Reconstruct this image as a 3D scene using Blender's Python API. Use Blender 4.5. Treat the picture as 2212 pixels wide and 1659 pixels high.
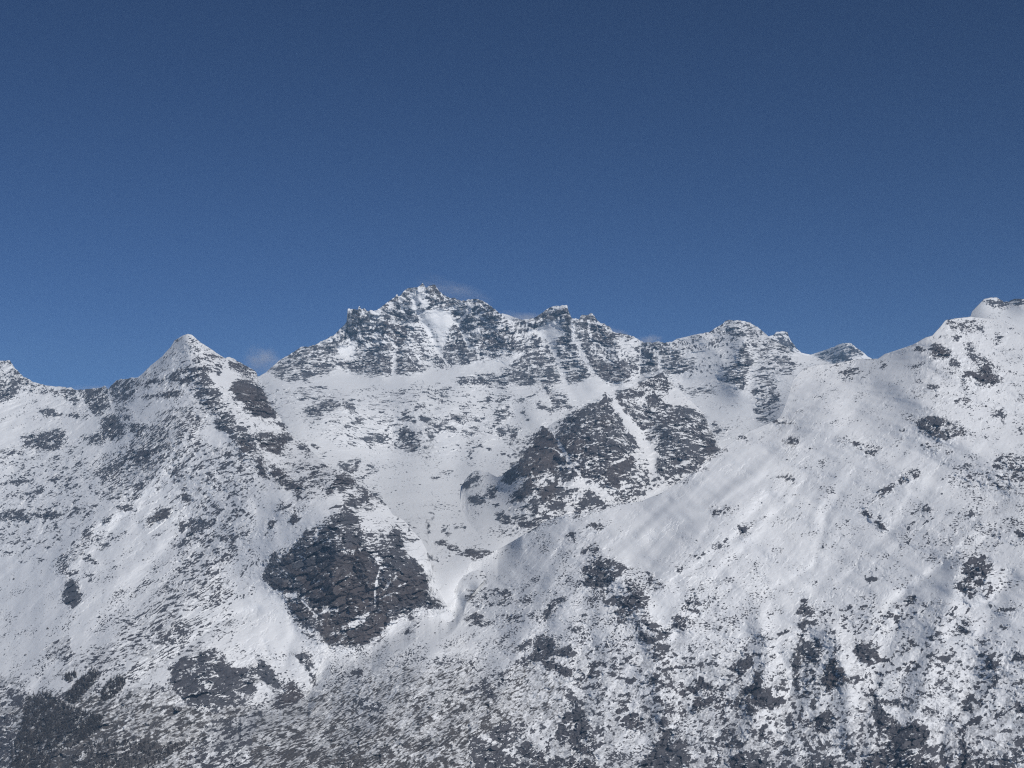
# Snow covered alpine massif under a deep blue sky
import bpy, bmesh, math, random
import numpy as np
from mathutils import Vector, Matrix

for o in list(bpy.data.objects):
    bpy.data.objects.remove(o)
scene = bpy.context.scene
COL = scene.collection
rng = np.random.default_rng(7)
random.seed(7)

# ------------------------------------------------------------------ camera
W, H = 2212.0, 1659.0                       # survey sheet of the view
HFOV = math.radians(40.0)
K = 2 * math.tan(HFOV / 2) / W
HORIZON = 1000.0
PITCH = math.atan((HORIZON - H / 2) * K)
CAM = np.array([0.0, 0.0, 2700.0])
cam_data = bpy.data.cameras.new('camera')
cam = bpy.data.objects.new('camera', cam_data)
COL.objects.link(cam)
cam.location = CAM
cam.rotation_euler = (math.pi / 2 + PITCH, 0, 0)
cam_data.sensor_fit = 'HORIZONTAL'
cam_data.angle = HFOV
cam_data.clip_start = 1.0
cam_data.clip_end = 120000.0
scene.camera = cam

# ------------------------------------------------------------------ light
SUN_ELEV = math.radians(38.0)
SUN_AZ = math.radians(147.0)                # clockwise from straight ahead (+Y): behind the camera, to the right
sun_dir = Vector((math.sin(SUN_AZ) * math.cos(SUN_ELEV), math.cos(SUN_AZ) * math.cos(SUN_ELEV), math.sin(SUN_ELEV)))
world = bpy.data.worlds.new("World")
scene.world = world
world.use_nodes = True
wn, wl = world.node_tree.nodes, world.node_tree.links
wn.clear()
sky = wn.new('ShaderNodeTexSky')
sky.sky_type = 'NISHITA'
sky.sun_disc = False
sky.sun_elevation = SUN_ELEV
sky.sun_rotation = SUN_AZ
sky.altitude = 8000
sky.air_density = 1.0
sky.dust_density = 0.0
sky.ozone_density = 10.0
bg = wn.new('ShaderNodeBackground')
bg.inputs['Strength'].default_value = 0.05
out = wn.new('ShaderNodeOutputWorld')
wl.new(sky.outputs[0], bg.inputs['Color'])
wl.new(bg.outputs[0], out.inputs['Surface'])

sun = bpy.data.lights.new('sun', 'SUN')
sun.energy = 3.55
sun.angle = math.radians(0.5)
sun.color = (1.0, 0.965, 0.92)
sun_o = bpy.data.objects.new('sun', sun)
COL.objects.link(sun_o)
sun_o.rotation_euler = (-sun_dir).to_track_quat('-Z', 'Y').to_euler()
sun_o.location = (0, 0, 9000)

scene.view_settings.view_transform = 'Standard'
scene.view_settings.look = 'None'
scene.view_settings.exposure = -0.08
scene.view_settings.gamma = 1.0
scene.view_settings.use_curve_mapping = False
scene.cycles.max_bounces = 4
scene.cycles.diffuse_bounces = 2
scene.cycles.volume_bounces = 1
scene.cycles.use_denoising = False
scene.cycles.filter_width = 1.2
SURVEY = """
# polygons: crop coverage style points ; L crop coverage width points
# ---- base
0 .05 5 -160,560 2372,560 2372,1780 -160,1780
0 .2 0 578,841 728,846 853,846 1003,826 1106,838 1106,913 1028,976 878,986 728,951 653,901
0 .15 0 -160,980 190,960 230,1080 110,1190 -160,1190
# ---- massif, left
2 .62 0 90,910 330,735 520,665 720,545 785,470 795,345 950,345 1050,370 1200,250 1430,130 1560,140 1640,250 1900,265 2100,390 2212,420 2212,780 1950,820 1750,880 1560,880 1520,850 1400,930 1290,940 1230,940 1000,980 930,940 690,880 660,960 430,1000 250,1000
2 .6 4 90,910 400,680 700,580 680,800 660,960 430,1000 250,1000
2 .04 0 700,750 760,660 880,630 870,700 850,790 760,820 680,800
2 .82 6 795,345 860,365 890,520 930,640 800,620 760,660 700,700 740,600 785,500
2 .74 6 900,350 950,360 1010,450 1050,500 1080,580 960,560 900,500
2 .7 0 870,700 1000,660 1130,600 1170,760 1000,790 860,780
2 .96 6t 1070,470 1150,440 1200,500 1290,480 1300,590 1270,680 1230,720 1160,600 1100,580
2 .9 0t 690,820 850,790 1000,800 1130,780 1180,780 1175,900 1100,930 950,910 820,890 720,870
2 .88 0t 1210,780 1320,750 1440,850 1440,920 1300,940 1220,910
2 .86 0 1500,830 1600,760 1760,730 1890,720 1920,800 1760,870 1560,880
2 .42 0 1300,500 1440,440 1500,520 1580,720 1600,770 1480,830 1380,760 1250,700 1300,600
2 .62 4 1290,180 1440,130 1560,140 1640,270 1600,330 1500,380 1420,370 1330,300 1240,300
2 .2 4 1370,200 1470,190 1500,290 1420,330 1380,270
2 .85 6t 1480,160 1550,145 1640,300 1560,290 1510,230
2 .7 4 1710,400 1900,290 2050,340 2140,420 2200,490 1980,520 1850,560 1740,480
2 .25 4 1880,330 1960,380 1990,480 1940,470
2 .9 0t 1690,660 1740,540 1830,690 1900,680 1930,740 1700,720
2 .86 6t 1920,640 1990,570 2212,540 2212,680 2050,720 1930,700
2 .01 5 1420,395 1530,370 1690,375 1710,440 1740,490 1680,520 1640,640 1560,600 1480,490
2 0 5 2140,405 2212,405 2212,490 2170,480
L2 .02 24 1235,265 1265,370 1310,460
L2 .05 40 1340,230 1380,360 1420,450 1500,560 1560,700 1590,760
L2 .02 18 1430,470 1520,600 1600,770 1670,860
L2 .02 26 1750,500 1810,620 1840,710 1910,700 1925,790
L2 .02 28 1130,600 1180,650 1215,720
L2 .0 32 1195,770 1185,900 1190,940
L2 .05 12 1310,750 1390,870
L2 .05 15 1380,760 1440,840
L2 .08 13 950,560 1080,585
L2 .05 30 1060,440 1010,390
L2 .05 15 1170,480 1230,500
L2 .1 18 690,580 700,640
L2 .1 20 1740,490 1880,340
L2 .1 16 1850,560 2000,520 2212,500
L2 .1 60 1640,520 1600,680
L2 .1 14 890,520 910,640 1000,700
L2 .12 14 1400,830 1520,850
# ---- massif, right
3 .6 0 0,330 190,300 330,205 480,185 515,300 600,270 715,265 740,325 850,375 960,435 1100,490 1220,505 1400,505 1500,780 1380,820 1120,800 1030,830 900,890 700,800 730,890 650,935 500,920 440,870 250,890 0,910
3 .5 6 0,330 190,320 200,440 0,540
3 .6 0 350,200 480,190 510,310 500,400 430,390 370,330
3 .92 6t 460,210 515,320 510,380 440,340
3 .76 4 530,330 700,265 740,340 850,380 860,440 760,480 690,460 560,500
3 .8 4 540,440 660,420 690,560 680,680 600,580
3 .86 4t 690,400 840,420 900,520 860,560 720,500
3 .45 6 720,520 860,560 1000,600 1010,680 820,690 700,600
3 .28 0 900,440 1080,490 1100,620 1010,640 930,560
3 .62 6 1120,540 1310,530 1290,640 1270,740 1200,780 1110,750
3 .96 4t 1140,660 1250,680 1250,740 1180,740
3 .6 0 1290,640 1420,620 1590,660 1560,760 1480,770 1380,800 1310,760
3 .6 0 1440,515 1560,490 1590,580 1500,610 1430,570
3 .95 0t 640,650 800,700 900,690 1000,680 1040,780 1020,850 930,880 760,810 680,740
3 .86 0 0,540 110,560 120,600 0,620
3 .02 5 0,620 130,600 60,660 0,720
3 .82 0 0,720 180,640 290,600 360,650 420,790 440,870 300,880 100,890 0,910
3 .68 4 320,560 420,560 560,660 690,790 730,880 640,930 530,900 440,820 380,650
3 .8 4t 520,760 620,770 710,870 640,930 540,900
3 0 5 200,420 370,330 430,410 440,470 340,500 220,480
L3 .02 36 520,330 530,450 600,600 660,720 720,820 800,900
L3 .05 17 660,330 670,430 690,500
L3 .02 42 330,530 400,680 440,830 520,970 590,1080
L3 .03 20 1110,520 1100,800
L3 .02 30 1275,640 1285,760
L3 .1 22 1380,530 1370,640
L3 .1 13 880,640 910,690
L3 .1 13 960,620 1000,680
L3 .1 12 720,520 800,560 900,660
3 .01 5 700,800 900,890 1030,840 1120,800 1130,850 1040,900 960,940 870,990 700,1010 560,1090 460,930
3 .28 3 1400,510 1560,445 1700,420 1850,315 2050,330 2212,455 2212,620 2050,640 2000,480 1850,560 1600,620
3 .52 4 1830,325 1980,315 2060,350 2130,480 2020,480 1900,420
3 .14 3 1480,840 1720,830 1790,850 1830,730 1930,600 2010,490 1850,560 1620,680
3 .72 0 2000,520 2100,700 2030,780 2010,930 1980,940 1900,900 1800,850 1840,740 1930,640
3 .35 4 2060,470 2212,560 2212,700 2130,700 2050,600
3 .6 0 2080,750 2180,720 2212,760 2140,780
3 .5 4 2100,830 2212,800 2212,1210 2110,1200 2100,1050 2060,970
3 .55 0 1490,930 1780,900 1760,960 1660,970 1570,990
3 .02 5 1480,990 1780,970 2000,950 2100,1000 2100,1230 1900,1300 1800,1190 1650,1100
3 .5 4 1730,1190 1900,1300 1860,1350 1760,1320
3 .5 4 1950,1320 2050,1330 2030,1370 1900,1360
# ---- crag group
3 .78 0 1080,890 1150,840 1300,770 1390,900 1360,950 1240,940 1160,900
3 .7 0 880,980 970,920 1130,920 1140,990 1020,1010 930,1030
3 .4 4 1390,830 1480,930 1580,990 1490,970 1400,900
3 .62 0 900,1010 1150,1080 1280,1020 1400,1080 1500,1060 1640,1130 1720,1280 1800,1440 1560,1650 1250,1660 1200,1480 1080,1300 960,1120
3 .96 4t 1690,1350 1740,1370 1800,1450 1720,1480 1640,1420
3 .92 4 1215,920 1280,1010 1250,1060 1150,1080 1160,1010
3 .74 0 470,1165 640,1050 770,1030 820,950 880,1050 930,1130 1000,1270 1090,1400 1010,1450 960,1520 1100,1660 600,1660 480,1500 380,1360 370,1270
3 .96 4 780,1010 820,950 870,1040 790,1050
3 .97 4 440,1400 560,1340 700,1440 700,1560 640,1640 520,1560
3 .93 4t 800,1400 950,1380 1090,1420 960,1480 850,1520
3 .86 4t 720,1180 900,1150 850,1260 760,1250
3 .88 4 400,1240 520,1180 660,1100 700,1130 520,1270 440,1310
3 .9 4t 980,1540 1070,1490 1080,1560 960,1660 880,1640
3 .1 5 820,1590 940,1530 970,1550 850,1610
3 .9 2t 270,1230 370,1330 440,1430 500,1560 590,1660 0,1660 0,1600 60,1540 150,1420 200,1310
L3 .02 60 880,1050 960,1140 1080,1290 1160,1400 1230,1480 1200,1640
L3 .05 22 300,1250 370,1350 440,1450 500,1570 590,1660
L3 .05 16 1320,790 1400,880 1480,970
11 .45 4 0,150 150,0 1100,0 1800,40 1560,280 1390,400 1130,520 830,550 550,640 280,690 200,780 60,830 0,790
11 .76 4 400,0 1100,0 1070,100 830,190 760,230 640,300 540,200 460,120
11 .94 4t 60,180 200,0 400,0 380,180 250,250 120,240
11 .9 2t 0,230 120,250 180,260 60,530 0,540
11 .1 5 110,530 240,320 200,450 150,550
11 .15 5 0,370 130,320 0,440
11 .86 4t 240,400 380,350 430,380 340,540 260,500
11 .8 4 370,210 560,280 570,370 440,380
11 .93 4t 1050,130 1080,190 1000,270 920,430 780,390 820,260 950,200
11 .02 5 600,400 740,380 860,530 640,440
11 .7 0 550,560 700,500 830,530 830,560 650,610 540,640
11 .76 4 900,480 1000,410 1110,400 1120,510 950,550
11 .8 4 1220,270 1300,200 1400,250 1360,310 1280,310
11 .8 4 1520,240 1580,180 1690,180 1600,270
11 .7 4 1590,150 1650,90 1700,140
L11 .03 70 1100,0 1200,130 1200,300
11 .86 4 130,590 240,550 240,640 180,640
11 .86 4 280,580 360,520 370,620
11 .86 4 60,720 230,690 260,740 150,780 80,770
# ---- middle valley
2 .01 5 0,980 430,1000 700,890 950,950 1400,930 1560,880 2212,780 2212,860 1800,960 1400,1020 700,1060 200,1050
2 .4 0 260,1160 360,1050 620,1040 480,1060 330,1100
2 .3 0 400,1080 720,1080 720,1160 520,1180
2 .25 0 880,1230 1200,1230 1230,1340 1000,1320
2 .72 0t 440,1260 560,1160 640,1150 740,1180 720,1260 600,1280 520,1300
2 .72 1 760,1180 860,1200 870,1290 980,1370 840,1380 740,1360 820,1290
2 .72 0 720,1440 900,1470 1050,1400 1160,1430 1180,1540 1000,1540 850,1530
2 .82 1t 1210,1420 1290,1370 1460,1480 1400,1600 1290,1610 1200,1580 1230,1500
2 .78 1 1400,1290 1480,1300 1640,1340 1750,1380 1650,1430 1540,1400 1430,1390
2 .76 1 1660,1270 1780,1250 1830,1290 1760,1360 1700,1330
2 .68 1 1790,1380 1940,1370 1950,1430 1850,1450 1790,1440
2 .4 0 1150,1150 1220,1080 1400,1020 1420,1060 1300,1140 1210,1160
2 .75 4 1340,1160 1440,1180 1400,1250 1350,1240
2 .4 0 1220,1210 1330,1200 1500,1260 1440,1280 1260,1260
2 .55 0 1480,1090 1560,1070 1640,1150 1560,1160
2 .4 0 1600,1060 1710,1040 1690,1120 1640,1150
2 .76 0 1710,1010 1760,960 1950,920 2100,920 2212,860 2212,1030 2150,1040 1900,1100 1760,1060
2 .4 0 1870,1200 2100,1110 2150,1100 2120,1190 2000,1190
2 .55 2 2010,1440 2070,1270 2212,1220 2212,1560 2080,1440
2 .3 4 1780,1650 1900,1530 2000,1450 2200,1450 2212,1650
3 .5 2 0,1130 140,970 260,890 430,1080 550,1090 520,1110 440,1090 360,1150 420,1230 300,1160 180,1100 60,1160
3 .87 4t 260,930 300,1000 380,1130 350,1130 240,1060 210,990
3 .72 2 340,1000 480,1020 540,1090 400,1080
3 .78 2 0,1240 70,1210 60,1420 0,1400
3 .8 4 290,1150 330,1230 270,1230
3 .5 4 110,1330 200,1310 130,1370
L2 .05 14 740,1150 735,1240
L2 .05 24 850,1180 930,1270 980,1370
L2 .05 22 1290,1170 1380,1280 1420,1400 1450,1450
L2 .05 20 1480,1100 1560,1240 1590,1300
10 .5 0 480,40 560,50 540,80 470,90
10 .7 4 360,40 460,50 440,110 370,100
10 .6 4 520,120 580,110 570,140
10 .55 0 660,220 900,180 880,270 820,300 740,270
10 .95 0t 790,245 890,225 880,280 820,300
10 .5 0 920,260 1000,220 1060,280 960,310
10 .7 0 840,320 950,310 940,350
10 .35 2 1380,380 1480,390 1620,310 1560,370 1400,400
10 .3 2 1440,510 1540,460 1500,520
L10 .3 8 1040,420 1200,300 1450,270 1750,220 1840,130
L10 .3 8 1180,510 1300,480 1480,470 1700,400
L10 .35 8 540,60 640,40 760,60 860,110
10 .75 6 1460,720 1520,640 1560,660 1500,760 1530,830 1480,820
10 .6 6 1600,720 1660,740 1690,830 1640,850 1600,790
10 .4 4 1700,760 1820,700 1820,800 1760,830
10 .86 6t 1540,910 1600,870 1760,950 1850,950 1980,970 2090,975 1990,1000 1880,1040 1800,1000 1740,990 1620,950
10 .55 4 1780,370 1850,290 1940,260 1870,400 1820,460
10 .93 4 1840,490 1980,510 1980,550 1900,580 1850,550
10 .86 4 2000,430 2080,400 2090,470 2020,530
10 .93 4t 2110,370 2150,290 2212,250 2212,400
10 .6 4 2000,560 2120,570 2100,600
10 .86 4 2070,670 2130,640 2212,670 2212,730 2130,740
10 .3 4 1830,190 1850,120 1950,60 2212,0 2212,150 1990,210 1880,170
10 .6 4 1470,980 1550,1000 1530,1060 1480,1050
10 .7 4 1550,1040 1600,1040 1590,1080
10 .3 4 1620,1020 1760,1040 1700,1060
# ---- left mountain
1 .45 4 0,400 100,400 290,580 400,630 400,680 300,680 170,600 170,660 60,740 0,760
1 .75 4 0,590 60,640 130,590 170,650 60,740 0,760
1 .1 5 20,430 70,430 100,560 10,560
1 .65 4t 100,470 200,530 280,620 220,600
1 .6 0 430,670 640,650 690,770 640,790 560,730 450,700
1 .86 4 560,720 690,770 650,790
1 .62 6 670,650 900,620 940,650 960,780 880,860 820,890 740,780 690,720
1 .5 0 940,650 1010,570 1190,550 1180,700 1140,760 1000,800 960,720
L1 0 16 940,660 950,760 980,830
L1 0 20 660,690 740,800 800,890
1 .8 1 310,830 420,820 550,880 500,895 380,880
1 .35 0 90,820 300,830 150,840
1 .55 1 570,870 680,850 780,890 740,920 640,910
1 .72 2 180,1060 280,1040 550,1000 580,1060 540,1140 430,1190 300,1160 200,1150
1 .5 0 0,1180 150,1170 220,1220 0,1230
1 .75 0 860,950 960,860 1040,900 1060,980 1090,1030 1000,1080 900,1040
1 .8 4 1070,900 1140,870 1120,940
1 .75 2 1090,970 1200,940 1290,980 1170,1060 1110,1000
1 .5 0 650,1080 780,1040 870,1020 920,1110 820,1150 740,1110
1 .6 0 1000,800 1140,820 1120,860 1000,850
1 .32 3 860,1290 1200,1050 1400,900 1600,760 1760,760 1800,850 1700,1100 1460,1330 1200,1560 860,1560
1 .6 3t 1230,550 1380,440 1500,320 1510,220 1560,190 1500,300 1400,400 1380,480 1260,550
1 .29 1 1640,190 1720,230 1960,380 1920,470 1880,540 1760,480 1690,430 1640,330
1 .1 3 1260,560 1620,200 1640,330 1600,420 1500,470 1330,560
1 .62 2 1180,640 1250,570 1450,540 1600,450 1740,440 1850,620 1760,640 1600,610 1450,590 1300,620
1 .8 4t 1700,430 1790,440 1810,500 1750,500
1 .55 1 1860,440 1920,480 1880,550 1840,510
1 .7 1t 1960,380 2040,390 2212,490 2212,555 2120,540 2000,480
1 .01 5 1780,510 1880,550 1930,470 2100,550 1960,640 1900,660
1 .03 5 1190,680 1460,620 1540,650 1380,680 1200,690
1 .72 0t 1160,740 1290,700 1560,650 1560,690 1480,730 1300,730
1 .65 4 1640,660 1780,640 1900,650 1930,760 1800,820 1680,720
1 .7 1 1820,840 1900,760 2100,950 2212,1100 2212,1200 2070,1220 2060,1120 1980,1050 1880,960
1 .12 1 1900,690 2000,760 2212,960 2212,1080 2050,940 1920,780
1 .5 3 960,1280 1040,1200 1250,1100 1500,1100 1560,1160 1350,1290 1200,1330 1000,1400 900,1430 800,1370
1 .01 5 1760,1090 1830,970 2030,1100 1850,1150
1 .4 2 1580,1150 1700,1080 1730,1110 1680,1210
0 .97 4t 497,833 520,818 540,820 553,829 565,836 580,861 588,876 605,899 590,905 553,900 532,885 500,852
2 .12 5 0,1310 60,1320 210,1310 260,1430 130,1440 0,1450
2 .9 4 0,1450 130,1440 340,1490 230,1560 220,1640 0,1520
9 .2 2 1400,500 1700,300 2100,400 2212,650 2212,1100 2000,1250 1700,1500 1000,1600 700,1600 1000,1300 1500,1000 1600,800
9 .12 5 700,1560 1500,900 2212,700 2212,1300 1500,1660 700,1660
9 .94 4t 1330,620 1470,600 1480,670 1360,710 1300,700
9 .92 4t 1230,760 1300,640 1350,690 1290,760
9 .8 4 1330,410 1390,410 1370,450
9 .6 0 860,530 960,520 1100,490 1200,520 1140,550 1000,540
9 .78 4 980,560 1170,590 1140,630 1060,630
9 .76 4 870,690 980,640 960,720 860,740
9 .7 2 700,830 800,720 840,700 760,830 720,870
9 .9 4 610,920 660,880 640,930
9 .86 4t 1040,810 1100,790 1090,840
9 .7 4 800,260 900,250 1000,330 900,350 840,330
9 .86 1 740,980 770,1000 880,1100 850,1100 730,1030
9 .3 2 800,850 1000,800 950,960 830,980
9 .35 3 480,1040 760,820 850,780 740,960 620,1080 520,1170 460,1160
9 .98 4 530,1320 580,1220 640,1190 680,1280 710,1380 650,1450 620,1480 590,1440 540,1390
9 .6 4 520,1160 640,1130 700,1150 600,1200
9 .7 1 720,1110 770,1160 850,1240 800,1240 750,1180
9 .5 4 660,1260 740,1330 700,1390
9 .7 2 1510,790 1750,650 1740,690 1880,720 1800,780 1620,850 1600,820
9 .76 1 0,650 160,600 260,640 250,710 120,700 0,690
9 .82 1 250,640 450,610 570,640 450,700 300,680
9 .5 0 600,590 740,580 790,640 660,660
9 .72 2 180,470 280,440 400,430 380,460 220,490
9 .45 0 460,420 600,380 730,380 640,430 500,440
9 .45 0 60,360 200,330 320,350 260,380 100,400
9 .4 0 380,350 650,300 650,340 430,390
9 .5 0 0,100 150,90 220,120 0,130
9 .5 0 250,880 330,870 340,910
9 .6 1 340,920 440,910 400,950
9 .6 1 300,980 340,1040 470,1030 400,1070 330,1050
9 .5 1 130,1040 240,1060 200,1080
9 .5 1 0,960 110,970 90,990
9 .25 2 1500,100 1900,0 2212,60 2212,420 1900,500 1450,330
9 .3 2 1600,850 2000,700 2150,760 2000,1000 1900,1250 1600,1300 1500,1100
9 .3 3 1400,1250 1700,1250 1950,1150 2000,1300 1700,1450 1400,1560
10 .3 2 220,160 640,200 700,280 560,430 400,560 280,480 260,330
10 .92 4t 0,0 230,0 220,150 120,120 30,90
10 .75 4t 0,220 60,120 100,270 130,360 60,330 0,300
10 .8 4t 130,240 210,240 280,320 390,400 340,450 200,380 150,320
10 .86 4 80,840 100,720 170,690 120,780 110,850
10 .72 4 290,760 340,570 350,690 380,690
10 .76 4 170,600 200,570 320,560 300,600 220,620
10 .5 2 720,420 880,400 1000,560 1000,640 900,620 830,590 740,560
10 .92 4t 600,460 700,320 760,290 830,330 880,390 720,400 640,470
10 .8 4 560,500 640,470 590,520
10 .86 4t 900,400 960,450 1000,540 1020,640 960,520
10 .6 4 1010,450 1130,550 1090,570 1000,490
10 .84 4 790,590 870,660 930,790 900,830 1000,950 1080,880 1190,760 1240,800 1250,900 1290,1020 1420,1080 1480,1200 1510,1350 1640,1440 1580,1470 1380,1440 1280,1540 1160,1560 1120,1660 530,1660 330,1580 240,1350 170,1320 40,1190 130,980 210,1000 330,940 440,780 560,770
10 .75 0 790,590 870,660 920,780 800,860 680,800 560,780
10 .985 6t 220,1000 450,900 560,940 560,1000 740,1000 860,900 1000,1000 1060,1060 1050,1180 1030,1380 1000,1480 900,1520 760,1560 530,1560 540,1430 350,1200 230,1080
10 .96 6t 1180,1200 1320,1100 1460,1160 1500,1340 1440,1400 1260,1440 1100,1480 1040,1420 1040,1300
10 .95 4t 1180,780 1240,800 1250,900 1290,1020 1230,960
10 .52 4 960,950 1150,820 1200,960 1340,1030 1180,1180 1120,1230 1060,1140
10 .7 0 560,1000 660,960 760,1020 640,1060
L10 .05 18 1080,1050 1050,1180 1030,1300 1030,1450
L10 .1 16 1200,1160 1130,1280
10 .12 5 820,1570 1000,1500 960,1610 800,1640
10 .15 5 540,1510 640,1440 720,1470 580,1500
10 .1 5 200,1330 350,1320 330,1400 260,1380
L10 .1 24 390,1390 500,1530
L10 .2 14 700,930 800,1000
L10 .2 14 360,960 430,1030
6 .94 4t 530,420 700,300 1160,300 1150,430 1000,590 800,615 640,600 560,500
6 .12 5 620,510 700,460 760,490 640,530
6 .2 5 1010,530 1110,490 1100,520 1010,590
6 .12 5 780,400 1000,310 940,430 800,450
6 .7 4 300,300 420,320 430,420 350,430
6 .65 1 390,480 520,500 640,590 540,580 440,540
6 .02 5 0,60 120,80 280,300 330,600 180,780 0,640
# ---- bottom left
5 .17 3 250,900 1200,400 2000,250 1900,500 1500,800 1100,900 900,800
5 .3 3 1000,350 1500,200 1700,400 1300,600
5 .55 4 1360,560 1560,400 1680,480 1600,580 1480,600 1380,590
5 .6 4 1400,100 1500,60 1560,120 1480,150
5 .96 4 1830,100 1880,90 1850,150
5 .35 4 400,600 600,500 640,700 420,760
5 .5 4 0,880 150,900 250,1100 150,1200 0,1060
5 .7 4 0,1090 160,1220 100,1300 0,1200
5 .52 7 0,1400 300,1100 900,1000 1450,1000 1600,1100 2212,1100 2212,1660 0,1660
5 .8 4 0,1250 130,1330 100,1650 0,1650
5 .82 1 1460,800 1560,720 1830,620 1940,690 1990,800 2212,780 2212,1000 2100,1130 1950,1130 1850,1200 1600,1100 1470,960
5 .95 4 1500,880 1700,900 1850,1050 1800,1120 1560,1020
5 .95 4 1920,950 2060,1080 1960,1120
5 .1 5 1750,900 1840,930 1780,980
5 .15 5 2000,990 2180,1040 2100,1080
5 .2 5 1800,1110 1950,1130 1900,1180
5 .97 7 240,1050 470,1060 600,1140 760,1180 890,1230 850,1330 600,1480 300,1650 100,1650 150,1400
5 .95 7 540,1050 800,810 850,850 760,980 640,1110
5 .65 7 860,1000 1030,880 1080,920 1040,1000 900,1090
5 .96 7 480,1660 760,1440 1000,1430 1450,1450 1700,1420 1300,1640
5 .97 7 330,1660 480,1660 700,1490 860,1390 900,1320 840,1340 700,1440 560,1520
5 .4 7 330,1580 760,1200 800,1200 560,1450 340,1620
5 .5 4 1300,1650 1750,1380 2000,1200 2212,1100 2212,1660
5 .1 5 1750,1350 1850,1340 1850,1400
5 .1 5 1960,1300 2050,1220 2070,1300
L5 .9 6 810,810 1000,650 1150,560
L5 .9 6 1040,890 1250,780 1420,700
L5 .8 5 1180,700 1320,590 1500,450
# ---- bottom centre left
6 .14 5 500,650 1400,560 2212,500 2212,900 1400,900 700,1000
6 .3 7 900,800 1900,750 1700,1200 900,1300
6 .38 7 0,1200 700,950 1400,950 2212,900 2212,1660 0,1660
6 .58 7 0,1350 700,1250 1300,1400 1500,1330 2212,1200 2212,1660 0,1660
6 .92 4 0,690 60,710 150,830 230,940 150,980 60,890 0,850
6 .9 4t 100,1150 300,910 350,920 400,1000 450,1050 300,1130
6 .65 4 300,640 480,700 520,960 500,980 440,800 380,740
6 .5 2 760,830 900,770 950,870 860,890
6 .62 1 820,1030 1000,1060 1130,1150 1080,1180 930,1160 880,1100
6 .9 4 720,1120 770,1120 740,1180
6 .86 4 800,1110 920,1170 900,1190 820,1140
6 .5 2 1640,1100 1900,920 1990,870 2000,960 1900,980 1760,1060
6 .86 4 1920,960 2000,930 2080,1040 2060,1090 1980,1040
6 .8 4 2160,830 2200,850 2212,950 2180,940
6 .7 4 2100,830 2160,830 2140,880
6 .92 4 1840,730 1900,740 1860,770
6 .92 4 1640,970 1680,980 1660,1000
6 .5 1 1780,370 1900,300 2070,400 2050,450 1850,430
6 .5 1 2090,350 2212,330 2212,430 2120,440
6 .86 4t 1500,190 1630,270 1570,290
6 .6 2 1240,500 1400,400 1340,510
6 .35 4 1250,330 1480,330 1380,430
6 0 5 1260,1360 1450,1250 1300,1370
6 0 5 1150,1500 1220,1420 1220,1470
6 .02 5 1460,600 1600,560 1600,720 1480,730
6 .78 4 1860,1400 2212,1250 2212,1660 1850,1600
L6 .15 40 1960,1380 2212,1540
6 .76 7 540,1560 760,1490 1000,1560 900,1650 560,1650
6 .3 1 1700,120 2212,100 2212,260 1900,280
# ---- bottom centre right
11 .08 5 0,850 300,700 700,900 600,1250 300,1400 0,1400
11 .012 5 750,600 1500,340 1900,50 2212,0 2212,400 1700,700 1400,1000 1050,1130 800,980
7 .12 5 0,0 2212,0 2212,700 0,700
7 .2 4 0,700 1000,560 1700,640 2212,560 2212,1660 0,1660
7 .24 7 0,760 500,900 450,1250 0,1300
11 .6 4 650,740 790,740 800,790 720,800
11 .92 4 820,710 870,720 840,730
11 .5 4 470,800 560,800 540,900 480,890
11 .92 4 930,765 965,760 950,785
11 .8 4 950,850 980,840 960,860
11 .6 4 600,950 740,900 760,980 680,1010 600,1000
11 .74 2 610,1100 780,1000 860,1050 960,1080 1000,1130 900,1200 800,1290 680,1300 600,1220
11 .92 4 980,1220 1060,1210 1060,1300 980,1320
11 .7 1 1060,1130 1170,1140 1250,1190 1200,1180
11 .4 1 1180,1170 1350,1290 1240,1310 1180,1250
11 .45 1 1390,1110 1490,1100 1480,1150 1410,1150
11 .5 4 1530,1010 1680,970 1700,1010 1560,1030
11 .35 2 1700,920 1900,840 1860,930 1740,980
11 .86 1 1960,740 2060,780 2000,830 1950,830
11 .45 4 1700,600 1880,570 1860,650 1750,660
11 .92 4 2120,530 2160,530 2150,560
11 .8 4 1690,1060 1750,1030 1720,1070
11 .8 4 2090,1040 2120,1110 2095,1120
11 .6 4 1520,1290 1610,1290 1560,1330
11 .7 4 1660,370 1710,375 1690,395
11 .5 4 800,1300 1150,1300 1170,1450 1100,1550 850,1550
7 .02 5 1180,140 1450,140 1430,350 1300,440 1170,320
7 .93 1 160,560 230,490 330,510 400,580 500,590 560,710 440,720 640,850 680,890 600,920 500,880 320,800 200,750 100,700
7 .86 4 480,880 580,830 650,900 560,940
7 .6 2 360,200 480,180 370,280 300,350 360,380 230,440 290,280
7 .5 1 0,320 120,320 90,400 0,400
7 .45 1 480,350 640,340 690,440 640,510 520,500
7 .86 2 600,20 900,0 880,60 720,120 640,90
7 .88 4 970,20 1060,40 1100,120 990,140
7 .6 4 980,180 1170,150 1160,250 1050,290 1000,260
7 .55 4 820,300 1060,260 1080,380 900,400
7 .88 1 1100,360 1200,400 1300,470 1370,540 1260,560 1220,600 1100,540 1080,450
7 .05 5 1120,430 1260,490 1230,520 1110,460
7 .92 4 1390,370 1500,350 1530,440 1470,490 1400,430
7 .6 4 1440,290 1560,190 1630,240 1640,330 1560,330
7 .6 4 1530,110 1610,120 1560,150
7 .45 2 1670,460 1830,470 1940,570 1850,580 1700,560
7 .93 4 1150,870 1310,800 1370,840 1400,1000 1290,950 1180,930
7 0 5 1280,910 1360,890 1370,930 1290,940
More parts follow.
